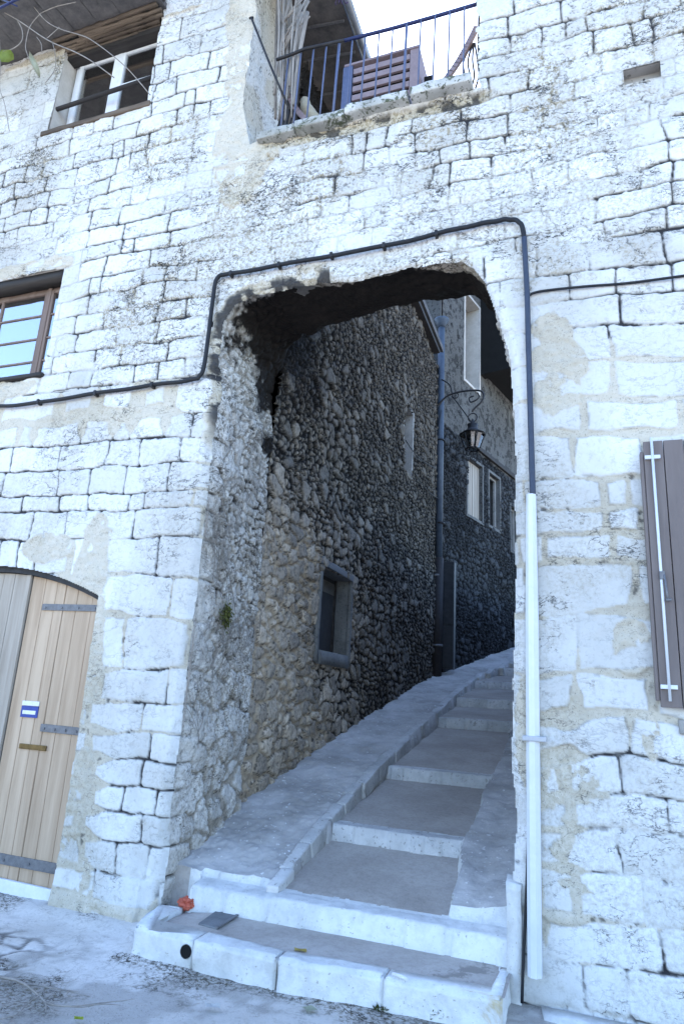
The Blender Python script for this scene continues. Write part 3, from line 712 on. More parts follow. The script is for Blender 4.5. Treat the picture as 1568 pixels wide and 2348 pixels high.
# railing
rl = MB(); hp = [at(634, 137, 1, .0), at(660, 128, 1, .0), at(700, 112, 1, .01), at(790, 93, 1, .02), at(900, 65, 1, .03), at(1000, 37, 1, .04), at(1112, 4, 1, .04)]
rl.tube(hp[3:], .017, 8); railing = rl.build('railing', M['handrail'], house)
MB().tube(hp[:4], .016, 8).build('handrail_end', M['iron'], railing)
zb0 = 6.75
def hz(x):
    return np.interp(x, [p.x for p in hp], [p.z for p in hp])
MB().tube([(-2.62, .03, 6.74), (-1.8, .03, 6.745), (-.72, .04, 6.78)], .010, 6).build('bottom_rail', M['iron'], railing)
bx = np.linspace(-2.52, -.80, 14)
for i, x in enumerate(bx):
    thick = i in (4, 9)
    mb = MB(); mb.tube([(x, .03, 6.68 if thick else 6.70), (x+.01, .03, hz(x+.01))], .013 if thick else .008, 6)
    mb.build('baluster', M['railing'], railing)
MB().tube([(-.66, .04, 6.8), (-.67, .04, 7.2), (-.66, .04, 7.62)], .011, 6).build('rail_post', M['iron'], railing)

# --- shutter at the right edge (open leaf lying on the wall)
sh = thing('shutter', (.8, -.07, 1.66)); sh.parent = house; sh.location = Vector((.8, -.07, 1.66))-ORG[house.name]
x = .405
for i in range(7):
    mb = MB(); mb.box((x+.0025, -.085, 1.665-.004*i), (x+.118-.0025, -.05, 3.315), .005)
    mb.build('shutter_board', M['brownpaint'], sh); x += .118
MB().box((.385, -.075, 1.70), (.405, -.02, 3.25), .006).build('shutter_edge', M['brownpaint'], sh)
mb = MB(); mb.tube([(.455, -.105, 3.33), (.455, -.105, 2.4), (.455, -.105, 1.70)], .0085, 8); mb.build('bolt_rod', M['whiteplastic'], sh)
for z in (3.20, 1.78):
    MB().box((.41, -.108, z-.012), (.50, -.086, z+.012), .003).build('rod_clip', M['whiteplastic'], sh)
mb = MB(); mb.box((.445, -.118, 2.41), (.475, -.09, 2.46), .004); mb.tube([(.47, -.115, 2.44), (.478, -.12, 2.33), (.482, -.12, 2.28)], .007, 8); mb.tube([(.47, -.12, 2.285), (.50, -.12, 2.285)], .009, 8)
mb.build('bolt_handle', M['strap'], sh)
mb = MB(); mb.box((.50, -.04, 1.52), (1.6, .06, 1.60), .01).rough(.006, 6, 3, 8, .1); mb.build('window_sill', M['render'], house)

# --- body of the house behind: side, back and roof masses
mb = MB()
mb.box((-8.2, .75, -.2), (-7.55, 9.0, 8.8)); mb.box((-8.2, -.0, -.3), (-7.5, .75, 8.8))
mb.box((-7.5, 8.6, 0), (-3.1, 9.2, 9.0))
mb.box((-7.5, .72, 2.9), (-3.1, 8.6, 3.05)); mb.box((-7.5, .72, 6.2), (-3.1, 8.6, 6.35)); mb.box((-4.06, .05, 8.8), (-2.98, .7, 10.3)); mb.box((-7.5, .75, 8.70), (-3.1, 8.6, 8.78))
mb.build('rear_walls', M['backrubble'], house)
mb = MB(); mb.box((-.38, .75, 0), (1.72, .96, 10.3)); mb.box((1.45, .1, -.3), (1.72, .75, 10.3)); mb.box((-.38, .1, 10.0), (1.45, .75, 10.3)); mb.build('right_rear_wall', M['backrubble'], house)

# ------------------------------------------------------------------ alley house (rubble wall on the left)
ah = thing('rubble_house', (-3.2, 5, 1), 'dark rubble stone house along the left of the alley, with one small low window', 'house')
def rubble(name, U0, U1, Z0, Z1, st, toworld, holes, parent, mat, plaster=None, sc=1., seed=0, flip=False):
    us = np.arange(U0, U1, st); zs_ = np.arange(Z0, Z1, st); Ug, Zg = np.meshgrid(us, zs_, indexing='ij')
    wu = Ug+fbm(Ug, Zg, 3.5, 5, seed+1, .6)*.06; wz_ = Zg+fbm(Ug, Zg, 3.5, 5, seed+2, .6)*.055
    da, a1, a2 = voro(wu/(.155*sc), wz_/(.12*sc), seed+3); da *= .135*sc
    db, b1_, b2_ = voro(wu/(.09*sc), wz_/(.075*sc), seed+7); db *= .08*sc
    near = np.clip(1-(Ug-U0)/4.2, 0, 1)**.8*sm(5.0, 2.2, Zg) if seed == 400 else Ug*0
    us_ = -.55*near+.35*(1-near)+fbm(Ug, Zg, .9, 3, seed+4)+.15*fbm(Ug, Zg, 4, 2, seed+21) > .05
    dc, g1_, g2_ = voro(wu/(.25*sc), wz_/(.17*sc), seed+17); dc *= .2*sc
    dd = np.where(us_, db, da); c1 = np.where(us_, b1_, a1); c2 = np.where(us_, b2_, a2)
    ub = g1_ > .86-.42*near; dd = np.where(ub & (dc > .004), dc, np.where(ub, dc, dd)); c1 = np.where(ub, g1_*.8, c1); c2 = np.where(ub, g2_, c2)
    dd = dd+fbm(Ug, Zg, 14, 3, seed+5)*.004
    mwid = near*.026-.012*(1-near)+.018*fbm(Ug, Zg, 1.1, 3, seed+6)+.0*Ug
    mo = sm(-.003, .005, mwid-dd)
    cr = (1-sm(.004+.004*(1-near), .026-.014*near, dd))*(1-mo*.9)
    cr = np.maximum(cr, (np.abs(dd-mwid) < .003)*(mwid > .01)*.8*(fbm(Ug, Zg, 8, 2, seed+8) > .0))
    tone = np.clip(c2**2*(.28+.25*near)+c2*.3*near+near*.50-.10*(1-near), 0, 1)  # far stones painted darker to stand in for the dim alley light
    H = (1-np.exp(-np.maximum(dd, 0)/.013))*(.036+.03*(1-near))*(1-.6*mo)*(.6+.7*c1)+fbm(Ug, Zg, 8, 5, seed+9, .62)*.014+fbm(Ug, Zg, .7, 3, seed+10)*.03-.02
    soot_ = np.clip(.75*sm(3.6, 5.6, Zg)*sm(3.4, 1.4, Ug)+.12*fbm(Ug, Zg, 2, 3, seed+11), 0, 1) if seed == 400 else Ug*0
    if plaster is not None:
        pm = sm(-.03, .03, Zg-plaster(Ug)+fbm(Ug, Zg, 3, 3, seed+12)*.05)
        H = H*(1-pm)+pm*(.02+fbm(Ug, Zg, 6, 5, seed+13)*.008); mo = mo*(1-pm)+pm; cr = cr*(1-pm)+pm*((np.abs(fbm(Ug, Zg, 3, 6, seed+14)) < .03)*.7+.6*(fbm(Ug, Zg, 9, 4, seed+18) > .28))
    keep = np.ones((len(us)-1, len(zs_)-1), bool); cu_ = Ug[:-1, :-1]+st/2; cz2 = Zg[:-1, :-1]+st/2
    for (a, b, c, e) in holes: keep &= ~((cu_ > a) & (cu_ < b) & (cz2 > c) & (cz2 < e))
    o = gridmesh(name, toworld(Ug, Zg, H), keep, np.stack([mo, cr, tone, np.clip(.3+.4*fbm(Ug, Zg, 1, 3, seed+15), 0, 1)], -1), mat, parent, flip)
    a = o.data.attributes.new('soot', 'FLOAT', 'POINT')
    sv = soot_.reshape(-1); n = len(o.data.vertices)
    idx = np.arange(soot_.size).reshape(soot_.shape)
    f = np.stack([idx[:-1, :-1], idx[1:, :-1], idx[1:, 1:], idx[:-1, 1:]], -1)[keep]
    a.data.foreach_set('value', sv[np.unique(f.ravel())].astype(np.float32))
    return o
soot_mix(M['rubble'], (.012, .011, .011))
XA = -2.90
hA = [(2.74, 3.80, 2.13, 3.10), (6.35, 6.92, 5.60, 6.85)]
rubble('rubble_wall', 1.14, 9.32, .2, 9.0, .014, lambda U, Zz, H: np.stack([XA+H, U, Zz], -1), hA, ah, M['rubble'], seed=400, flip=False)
# low window with timber lintel
y0, y1, z0, z1 = hA[0]
mb = MB(); t = .06
mb.box((XA-.34, y0-t, z0-t), (XA-.005, y0-.002, z1+t)); mb.box((XA-.34, y1+.002, z0-t), (XA+.028, y1+t, z1+t)); mb.box((XA-.34, y0, z0-t), (XA+.02, y1, z0-.002)); mb.box((XA-.34, y0, z1+.002), (XA-.003, y1, z1+t))
w1 = mb.build('window', M['plaster'], ah)
mb = MB(); mb.beam((XA-.02, y0-.08, z1+.055), (XA-.02, y1+.12, z1+.035), .13, .085, bev=.01).rough(.006, 6, 3, 3, .1); mb.build('window_lintel', mat_wood('grey_lintel', (.08, .08, .085), (.15, .15, .155), (1, .1, 1)), w1)
mb = MB(); mb.box((XA-.02, y0-.06, z0-.14), (XA+.035, y0-.0, z1+.02)); mb.box((XA-.02, y1+.0, z0-.14), (XA+.033, y1+.07, z1-.0)); mb.box((XA-.02, y0, z0-.16), (XA+.031, y1, z0-.004)); mb.rough(.005, 7, 3, 5, .12); mb.build('window_surround', M['plaster'], w1)
mb = MB()
for q in (y0, y1-.04): mb.box((XA-.22, q, z0), (XA-.18, q+.04, z1))
mb.box((XA-.22, y0+.04, z0), (XA-.18, y1-.04, z0+.035)); mb.build('window_frame', M['darktimber'], w1)
mb = MB(); mb.box((XA-.21, y0+.03, z0+.02), (XA-.205, y1-.03, z1)); mb.build('pane', M['room'], w1)
# slit window
y0, y1, z0, z1 = hA[1]
mb = MB()
mb.box((XA-.4, y0-t, z0-t), (XA-.005, y0-.002, z1+t)); mb.box((XA-.4, y1+.002, z0-t), (XA+.01, y1+t, z1+t)); mb.box((XA-.4, y0, z0-t), (XA-.005, y1, z0-.002)); mb.box((XA-.4, y0, z1+.002), (XA-.003, y1, z1+t))
w2 = mb.build('slit_window', M['render'], ah)
mb = MB(); mb.box((XA-.3, y0, z0), (XA-.28, y1, z1)); mb.build('pane', M['room'], w2)
# body, wall head, eave
mb = MB(); mb.box((-3.09, 9.05, 0), (-2.99, 9.3, 9)); mb.build('end_wall', M['backrubble'], ah)
mb = MB(); mb.beam((-2.84, 3.2, 9.04), (-2.84, 8.5, 9.04), .20, .08); mb.build('wall_plate', M['darktimber'], ah)
ea = MB(); ea.prism([(-3.4, 9.20), (-2.26, 9.05), (-2.26, 9.12), (-3.4, 9.36)], -.45, 3.2, axis=1); eo = ea.build('eave', M['tile'], ah)
mb = MB(); mb.tube([(-2.20, -.45, 9.06), (-2.20, 3.2, 9.06)], .05, 10); mb.build('eave_gutter', M['gutter'], eo)
for y in (.05, .33, .85, 1.25, 1.75, 2.3, 2.8):
    MB().beam((-3.3, y, 9.155), (-2.30, y, 9.022), .022, .022).build('batten', M['strap'], eo)
mb = MB(); mb.prism([(-7.4, 10.3), (-2.7, 9.12), (-2.7, 9.24), (-7.4, 10.42)], 3.2, 8.7, axis=1); mb.build('roof', M['tile'], ah)
mb = MB(); mb.box((-3.02, .74, 6.4), (-2.93, 1.16, 9.1)); mb.build('end_wall', M['darktimber'], ah)

# ------------------------------------------------------------------ plastered house further up the alley (turned a little)
ANG = R(15); DB = Vector((math.sin(ANG), math.cos(ANG), 0)); NB = Vector((math.cos(ANG), -math.sin(ANG), 0)); PB0 = Vector((-2.87, 9.3, 0))
def onB(px, py, off=0.):
    d = FPX*FWD+(px-PW/2)*RGT-(py-PH/2)*UPV; n = np.array(NB); p0 = np.array(PB0)+n*off
    t = ((p0-CAMPOS)@n)/(d@n); return CAMPOS+t*d
def uB(px, py): q = onB(px, py); return float((q-np.array(PB0))@np.array(DB)), float(q[2])
def wB(u, z, off=0.): return PB0+DB*u+NB*off+Vector((0, 0, z))
ph = thing('plastered_house', wB(4, 3, -.3), 'taller house behind the lantern, rubble below and cracked plaster above', 'house')
def rectB(x0, y0, x1, y1):
    a = uB(x0, (y0+y1)/2); b = uB(x1, (y0+y1)/2); z0 = uB((x0+x1)/2, y1)[1]; z1 = uB((x0+x1)/2, y0)[1]
    return (a[0], b[0], z0, z1)
HB = [rectB(1070, 1060, 1103, 1188), rectB(1119, 1092, 1143, 1210), rectB(1169, 1165, 1185, 1265), rectB(1064, 690, 1096, 885)]
def toB(U, Zz, H):
    return np.stack([PB0.x+DB.x*U+NB.x*H, PB0.y+DB.y*U+NB.y*H, Zz], -1)
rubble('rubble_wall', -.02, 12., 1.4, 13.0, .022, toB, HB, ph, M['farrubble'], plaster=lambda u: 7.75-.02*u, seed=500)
Mtx = lambda u, z, off=0.: wB(u, z, off)
def boxB(mb, u0, u1, z0, z1, o0, o1, bev=0.):
    c = wB((u0+u1)/2, (z0+z1)/2, (o0+o1)/2)
    m_ = Matrix(((DB.x*(u1-u0), NB.x*(o1-o0), 0, c.x), (DB.y*(u1-u0), NB.y*(o1-o0), 0, c.y), (0, 0, z1-z0, c.z), (0, 0, 0, 1)))
    mb.mbox(m_, bev); return mb
for i, (u0, u1, z0, z1) in enumerate(HB):
    mb = MB(); t = .07
    boxB(mb, u0-t, u0-.002, z0-t, z1+t, -.3 if i < 3 else -.8, .035); boxB(mb, u1+.002, u1+t, z0-t, z1+t, -.3 if i < 3 else -.8, .035)
    boxB(mb, u0, u1, z0-t, z0-.002, -.3, .04); boxB(mb, u0, u1, z1+.002, z1+t, -.3, .034)
    wi = mb.build('window', M['reveal'] if i == 3 else M['plaster'], ph)
    mb = MB(); q_ = -.24 if i < 3 else -.8; boxB(mb, u0, u1, z0, z1, q_, q_+.03); mb.build('pane', M['room'], wi)
    if i == 0:
        for k in range(2):
            mb = MB(); a = u0+(u1-u0)*k/2+.01; b = u0+(u1-u0)*(k+1)/2-.01
            boxB(mb, a, b, z0+.01, z1-.01, -.10, -.07, .004)
            for j in range(3): boxB(mb, a+(b-a)*j/3+.01, a+(b-a)*(j+1)/3-.01, z0+.05, z1-.05, -.07, -.055, .003)
            mb.build('window_shutter', M['doorgrey'], wi)
    elif i < 3:
        mb = MB(); boxB(mb, u0, u0+.06, z0, z1, -.14, -.08, .004); boxB(mb, u1-.06, u1, z0, z1, -.14, -.08, .004); boxB(mb, u0+.06, u1-.06, z1-.06, z1, -.135, -.085); boxB(mb, u0+.06, u1-.06, z0, z0+.06, -.135, -.085)
        mb.build('window_frame', M['render'], wi)
mb = MB(); boxB(mb, 1.3, 12., 7.72, 7.84, .0, .09, .01); mb.rough(.01, 4, 4, 2, .3); mb.build('string_course', M['darktimber'], ph)
mb = MB()
boxB(mb, 2.25, 12, 10.02, 10.2, -.2, 1.25, .0); boxB(mb, 2.22, 2.5, 9.9, 13., .0, 1.3); boxB(mb, 2.5, 12, 10.2, 12.6, .9, 1.2); mb.build('eave', M['black'], ph)
mb = MB(); boxB(mb, 2.2, 12, 9.99, 10.14, .97, 1.10, .02); mb.build('eave_gutter', M['iron'], ph)
mb = MB(); boxB(mb, -.1, 12, 1.5, 13, -3.3, -2.9); boxB(mb, 11.7, 12.1, 1.5, 13, -2.9, -.02); boxB(mb, -.12, 12, 12.8, 13.0, -3.3, .1); boxB(mb, -.12, -.03, 6.5, 13, -3.2, .0); mb.build('rear_walls', mat_speck('shaded_plaster', (.05, .05, .05), (.085, .085, .082), (.03, .03, .03), 22, .95, 1., .55), ph)

# ------------------------------------------------------------------ house closing the alley on the right (hidden by the pier, kept low to let sky light in)
rh = thing('alley_side_house', (1.2, 8, 1), 'unseen house wall, kept low for sky light, closing the right side of the alley behind the pier', 'house')
mb = MB(); mb.prism([(-.36, .98), (-.36, 8.6), (1.0, 14.5), (3.2, 22.5), (6, 22.5), (6, .98)], 0, 4.2); mb.rough(.02, 3, 3, 3, .6); mb.build('side_wall', M['backrubble'], rh)
mb = MB(); mb.prism([(-.50, .98), (-.50, 8.8), (.9, 14.5), (3.0, 22.5), (6, 22.5), (6, .98)], 4.23, 4.35); mb.build('roof', M['tile'], rh)

# ------------------------------------------------------------------ alley floor: ramp, steps, treads
yst = [.07, 1.2, 2.9, 5.5, 7.05, 9.0, 10.6, 12.2, 13.8, 15.4, 17.]
zlo = [.15, .47, .80, 1.27, 1.57, 1.93, 2.26, 2.60, 2.94, 3.28, 3.6]
zhi = [.295, .59, .92, 1.41, 1.71, 2.06, 2.40, 2.74, 3.08, 3.42, 3.74]
ys_ = np.concatenate([np.arange(-.6, 3.6, .014), np.arange(3.6, 8., .02), np.arange(8., 20., .045)])
xs2 = np.arange(-3.05, -.28, .014)
XG, YG = np.meshgrid(xs2, ys_, indexing='ij')
bend = np.maximum(0, YG-9.3)*math.tan(ANG)
XL = XG                                     # lateral coordinate before the bend
n5 = fbm(XG, YG, 2.5, 4, 601); n6 = fbm(XG, YG, 9, 4, 602)
yk = YG+(XL+2.)*.05*np.clip(YG, 0, 1)+n6*.012+n5*.02     # kerb lines run a little askew
ztread = np.zeros(XG.shape)-9; nose = np.zeros(XG.shape)
for i in range(len(yst)-1):
    a, b = yst[i], yst[i+1]; tt = (yk-a)/(b-a)
    mkk = (yk >= a) & (yk < b); ztread = np.where(mkk, zhi[i]+(zlo[i+1]-zhi[i])*np.clip((tt*(b-a)-.12)/(b-a-.12), 0, 1), ztread)
    rim = (yk >= a) & (yk < a+(.17 if i else .16)+.03*n5); nose = np.where(rim, 1, nose)
    ztread = np.where(mkk & rim, zhi[i]+.006+n6*.006-.018*np.clip(1-(yk-a)/.03, 0, 1)**2, ztread)
zramp = np.interp(YG, [0, .36, 1.2, 2.55, 2.9, 4.9, 5.5, 7., 9.3, 12.5, 20], [.29, .37, .62, .93, .99, 1.38, 1.47, 1.75, 2.13, 2.86, 4.4])+n5*.018+n6*.009
dv1, dv2, dv3 = voro((XG+n6*.02)/.075, (YG+n5*.02)/.085, 61); zramp = zramp+(1-np.exp(-dv1*.08/.01))*.010*sm(-.2, .3, fbm(XG, YG, 1.2, 3, 611))
zramp = zramp+.02*np.clip((-2.35-XL)/.5, 0, 1)
edge_l = -2.05+.03*n5+.02*fbm(YG, YG*0, 2, 3, 610); edge_r = -.93+.03*n5+.08*np.clip(1-YG, 0, 1)
lft = XL < edge_l; rgt = XL > edge_r
zr_r = np.interp(YG, yst, [z+.0 for z in zhi])+.03+n5*.012+n6*.008+.05*np.clip((XL+.7)/.25, 0, 1)
Zf = np.where(lft, zramp, np.where(rgt, np.maximum(zr_r, ztread*0+zr_r), ztread))
front = yk < yst[0]
landing = .152+n6*.0015-.055*np.clip((-2.45-XL)/.4, 0, 1)
side = (XL < -2.66+.02*n6) & (YG < .22)
Zf = np.where(front | side, landing, Zf)
kx = ~(front | side)
kerbz = kx & (yk < yst[0]+.20+.03*n5) & (XL > -2.66)
Zf = np.where(kerbz, np.where(lft | rgt, np.interp(yk, [.07, .10, .27], [.272, .292, .305])+n6*.008, Zf), Zf)
POS = np.stack([XG+bend, YG, Zf], -1)
c0 = lambda A: A[:-1, :-1]
anyf = lambda A: A[:-1, :-1] | A[1:, :-1] | A[:-1, 1:] | A[1:, 1:]
zmin = np.minimum(np.minimum(Zf[:-1, :-1], Zf[1:, :-1]), np.minimum(Zf[:-1, 1:], Zf[1:, 1:])); zmax = np.maximum(np.maximum(Zf[:-1, :-1], Zf[1:, :-1]), np.maximum(Zf[:-1, 1:], Zf[1:, 1:]))
steep = (zmax-zmin) > .03
inside = c0((YG > -.40) & (YG < 19) & ((XG > -2.75) | (YG > .0)) & ((XG < -.47) | (YG > .16)))
riser = steep & ~anyf(lft & ~kerbz)
isk = anyf(kerbz & kx) | (steep & c0(YG < .36) & c0(XL > -2.76))
isn = (anyf((nose > 0) & ~lft & ~rgt) | riser) & ~isk & ~(c0(rgt) & ~steep)
isl = (c0(lft) & ~isk | (steep & ~isn & ~isk)) & ~c0(front | side)
isr = c0(rgt) & ~isk & ~isn & ~isl & ~c0(front | side)
island = c0(front | side) & ~isk & ~isn & ~isl
ist = ~(isk | isn | isl | isr | island)
mskf = np.zeros(XG.shape+(4,))
def fl(name, kp, mat, **k):
    return gridmesh(name, POS, kp & inside, None, mat, None, kind='structure', **k)
fl('kerb', isk, M['kerb']); fl('steps', isn, M['stepstone']); fl('ramp', (isl | isr), M['ramp'])
fl('path', ist, M['asphalt']); fl('landing', island, M['asphalt'])

# edging stones between ramp and treads
random.seed(8)
mb = MB(); y = .18
while y < 12.5:
    L = random.uniform(.22, .42) if y < 3 else random.uniform(.4, .9)
    z = float(np.interp(y+L/2, [0, .36, 1.2, 2.55, 2.9, 4.9, 5.5, 7., 9.3, 12.5], [.29, .37, .62, .93, .99, 1.38, 1.47, 1.75, 2.13, 2.86]))
    zz0 = float(np.interp(y, [0, .36, 1.2, 2.55, 2.9, 4.9, 5.5, 7., 9.3, 12.5], [.29, .37, .62, .93, .99, 1.38, 1.47, 1.75, 2.13, 2.86]))
    zz1 = float(np.interp(y+L, [0, .36, 1.2, 2.55, 2.9, 4.9, 5.5, 7., 9.3, 12.5], [.29, .37, .62, .93, .99, 1.38, 1.47, 1.75, 2.13, 2.86]))
    bb = max(0, y+L/2-9.3)*math.tan(ANG); xw = -2.09+bb+random.uniform(-.015, .015)
    mb.beam((xw, y+.004, zz0-.068), (xw, y+L-.004, zz1-.068), random.uniform(.09, .12), .16, bev=.015); y += L
mb.rough(.008, 6, 3, 9, .12)
mb.build('edging', M['stepstone'], None, kind='structure')

# first kerb in front of the landing
mb = MB(); random.seed(3)
ends = [-2.74, -2.28, -1.72, -1.1, -.50]
for i, (a, b) in enumerate(zip(ends[:-1], ends[1:])):
    f0 = np.interp(a, [-2.74, -1.8, -.5], [-.43, -.50, -.42]); f1 = np.interp(b, [-2.74, -1.8, -.5], [-.43, -.50, -.42])
    bk = lambda x: np.interp(x, [-2.74, -2.3, -1.6, -1.2, -.5], [-.28, -.29, -.36, -.31, -.30])
    A = [(a+.0015, f0), (b-.0015, f1), (b-.0015, bk(b)), (a+.0015, bk(a))]
    if i == 3: A = [A[0], (-.468, f1), (-.468, .06), (-.53, .06), (-.53, bk(-.5)), A[3]]
    if i == 0: A = A[:3]+[(-2.68, bk(-2.7)), (-2.68, .03), (-2.845, .03), (-2.80, -.2)]
    n0 = len(mb.bm.verts); mb.prism(A, -.25, .157+.003*((i*7) % 3))
bmesh.ops.bevel(mb.bm, geom=[e for e in mb.bm.edges if max(v.co.z for v in e.verts) > .1], offset=.009, segments=2, affect='EDGES')
mb.rough(.016, 5, 6, 4, .035)
# drain pipe mouth on the solid kerb face, its shaded bore painted black
hc = at(427, 2182, 1, -.47); 
kerb1 = mb.build('kerb', M['kerb'], None, kind='structure')
mb = MB(); mb.tube([(hc.x, -.474, hc.z), (hc.x, -.43, hc.z)], .039, 18, cap=False); dp = mb.build('drain_pipe', M['strap'], None, label='round dark drain pipe mouth in the front kerb face', cat='drain pipe')
mb = MB(); mb.tube([(hc.x, -.472, hc.z), (hc.x, -.43, hc.z)], .036, 18); mb.build('pipe_bore_plug', M['black'], dp)  # solid black plug in place of the shade inside the pipe

# street
gx = np.concatenate([[-60, -40, -25, -15, -10, -8], np.arange(-6.6, 1.9, .022), [2.5, 4, 8, 15, 25, 40, 60]])
gy = np.concatenate([[-60, -40, -25, -15, -9], np.arange(-5.2, .12, .022), [.3, 1., 3, 8, 15, 25, 40, 60]])
GX, GY = np.meshgrid(gx, gy, indexing='ij')
a1 = fbm(GX, GY, 1.1, 5, 701); a2 = fbm(GX, GY, 8, 4, 702)
da_, s1, s2 = voro((GX+a1*.03)/.20, (GY+a2*.01)/.14, 41)
cob = sm(-3.0, -3.4, GX+a1*.2)*sm(-.35, -.6, GY+a1*.15)
near = ((GX > -6.5) & (GX < 1.8) & (GY > -5.1) & (GY < .1))*1.
GZ = (a1*.012+a2*.004+cob*((1-np.exp(-da_*.17/.012))*.014-.008))*near-.015*np.clip(-GY/5, 0, 1)*near
GZ = GZ+.03*sm(-.28, -.02, GY)*(GX < -2.9)*near
GZ = GZ-.02*(1-near)-sm(.15, .5, GY)*.12
mst = np.stack([np.clip(sm(.0, .35, fbm(GX, GY, 1.5, 5, 703, .6))*.9, 0, 1), cob*(1-sm(.006, .02, da_*.17))*.8, np.clip(.6+.4*a1, 0, 1), np.clip(.9*sm(.05, .5, fbm(GX, GY, 1.6, 5, 705, .6))+.95*sm(.14, .0, np.abs(GY+.50+.05*a1))*(GX > -2.8), 0, 1)], -1)
M['streetm'] = mat_masonry('worn_pavement', (.45, .43, .405), (.64, .61, .57), (.27, .255, .235), (.04, .035, .03), (.10, .085, .06), webs=True, bs=.6)
gridmesh('street', np.stack([GX, GY, GZ], -1), np.ones((len(gx)-1, len(gy)-1), bool), mst, M['streetm'], None, kind='structure')

# ------------------------------------------------------------------ small things
# hatch cover on the landing
q = [at(455, 2118, 2, .158), at(497, 2130, 2, .158), at(545, 2100, 2, .158), at(497, 2088, 2, .158)]
mb = MB(); A = [(p.x, p.y) for p in q]; mb.prism(A, .145, .162)
bmesh.ops.bevel(mb.bm, geom=[e for e in mb.bm.edges], offset=.003, segments=1, affect='EDGES')
hc_ = mb.build('hatch_cover', M['slate'], None, label='small grey square hatch cover set in the landing beside the red crumpled plastic', cat='hatch cover')
mb = MB(); mb.beam((q[1].x, q[1].y, .165), (q[2].x, q[2].y, .165), .02, .008); mb.build('hatch_rim', M['strap'], hc_)
# crumpled red plastic
c_ = at(433, 2062, 2, .20)
bm_ = MB(); bmesh.ops.create_icosphere(bm_.bm, subdivisions=4, radius=1)
for v in bm_.bm.verts:
    p = v.co.copy(); n_ = mnoise.noise(p*1.7)*.35+abs(mnoise.noise(p*4.1+Vector((3, 1, 2))))*.35
    v.co = Vector((p.x*.075, p.y*.07, p.z*.042))*(1+n_-.2)
    v.co += Vector((c_.x, c_.y, .178))
for f in bm_.bm.faces: f.smooth = False
bm_.build('plastic_bag', M['redbag'], None, label='red crumpled plastic bag in the corner of the landing', cat='plastic bag')
def leafmesh(name, c, r, mat, rot=0., tilt=.2, up=.012, **k):
    mb = MB(); vs = []
    for i in range(12):
        a = 2*math.pi*i/12; rr = r*(1 if i % 2 else .72)*(1.25 if i == 0 else 1)
        vs.append(mb.bm.verts.new((c[0]+rr*math.cos(a+rot), c[1]+rr*.6*math.sin(a+rot), c[2]+up+tilt*r*math.sin(3*a)*.5)))
    ce = mb.bm.verts.new((c[0], c[1], c[2]+up*.4))
    for i in range(12): mb.bm.faces.new((vs[i], vs[(i+1) % 12], ce))
    bmesh.ops.solidify(mb.bm, geom=list(mb.bm.faces), thickness=.002)
    return mb.build(name, mat, None, **k)
leafmesh('fallen_leaf', at(688, 2188-8, 2, .155), .045, M['yellow'], .3, label='yellow fallen leaf on the dark asphalt landing', cat='leaf', up=.006)
leafmesh('fallen_leaf', at(709, 2358-40+0, 2, .01), .05, M['paleleaf'], 1.1, label='pale yellowish fallen leaf on the street below the front kerb', cat='leaf')
leafmesh('paper_scrap', at(487, 2313-2, 2, .012), .05, M['paper'], .5, label='scrap of white paper lying on dark dirt on the street', cat='paper scrap')
p = at(918, 2243, 2, .17)
mb = MB(); mb.tube([(p.x-.05, p.y+.015, .178), (p.x, p.y, .179), (p.x+.04, p.y-.02, .178)], [.010, .011, .009], 10); mb.build('paper_roll', M['paper'], None, label='little white paper roll lying on the front kerb', cat='paper roll')
leafmesh('moss_tuft', at(180, 2340, 2, .0), .03, mat_plain('bright_moss', (.30, .36, .03), (.42, .48, .08), 20, .8), .5, label='bright yellow green moss tuft at the bottom edge of the street', cat='moss')

# weeds along the kerb foot
def weed(px, py, n, h, label, seed, spread=.06):
    rs = random.Random(seed); c = at(px, py, 2, -.005); mb = MB()
    for i in range(n):
        a = rs.uniform(0, 6.28); r_ = rs.uniform(0, spread); b = Vector((c.x+r_*math.cos(a), c.y+r_*.5*math.sin(a), c.z))
        tip = b+Vector((rs.uniform(-.5, .5)*h, rs.uniform(-.5, .3)*h, h*rs.uniform(.4, 1.)))
        m_ = (b+tip)/2+Vector((0, 0, h*.15)); mb.tube([b, m_, tip], .0015, 4, cap=False)
        for k in range(3):
            q = b.lerp(tip, .4+.28*k); s_ = .010+.010*rs.random(); u = Vector((rs.uniform(-1, 1), rs.uniform(-1, 1), rs.uniform(-.3, .8))).normalized(); w_ = u.cross(Vector((0, .3, 1))).normalized()
            mb.quad(q, q+(u+w_*.5)*s_, q+u*2*s_, q+(u-w_*.5)*s_)
    return mb.build('weed', M['weed'], None, label=label, cat='weed', group='weeds at the kerb foot')
weed(1000, 2338, 26, .07, 'tallest dark weed tuft, below the right half of the front kerb near the bottom edge', 1)
weed(870, 2318, 18, .03, 'low grey green weed cushion at the kerb foot left of the tallest tuft', 2, .05)
weed(745, 2288, 14, .028, 'tiny weed clump at the kerb foot below the middle of the kerb', 3, .03)
weed(610, 2262, 12, .03, 'small weed at the kerb foot under the pale joint right of the drain hole', 4, .05)
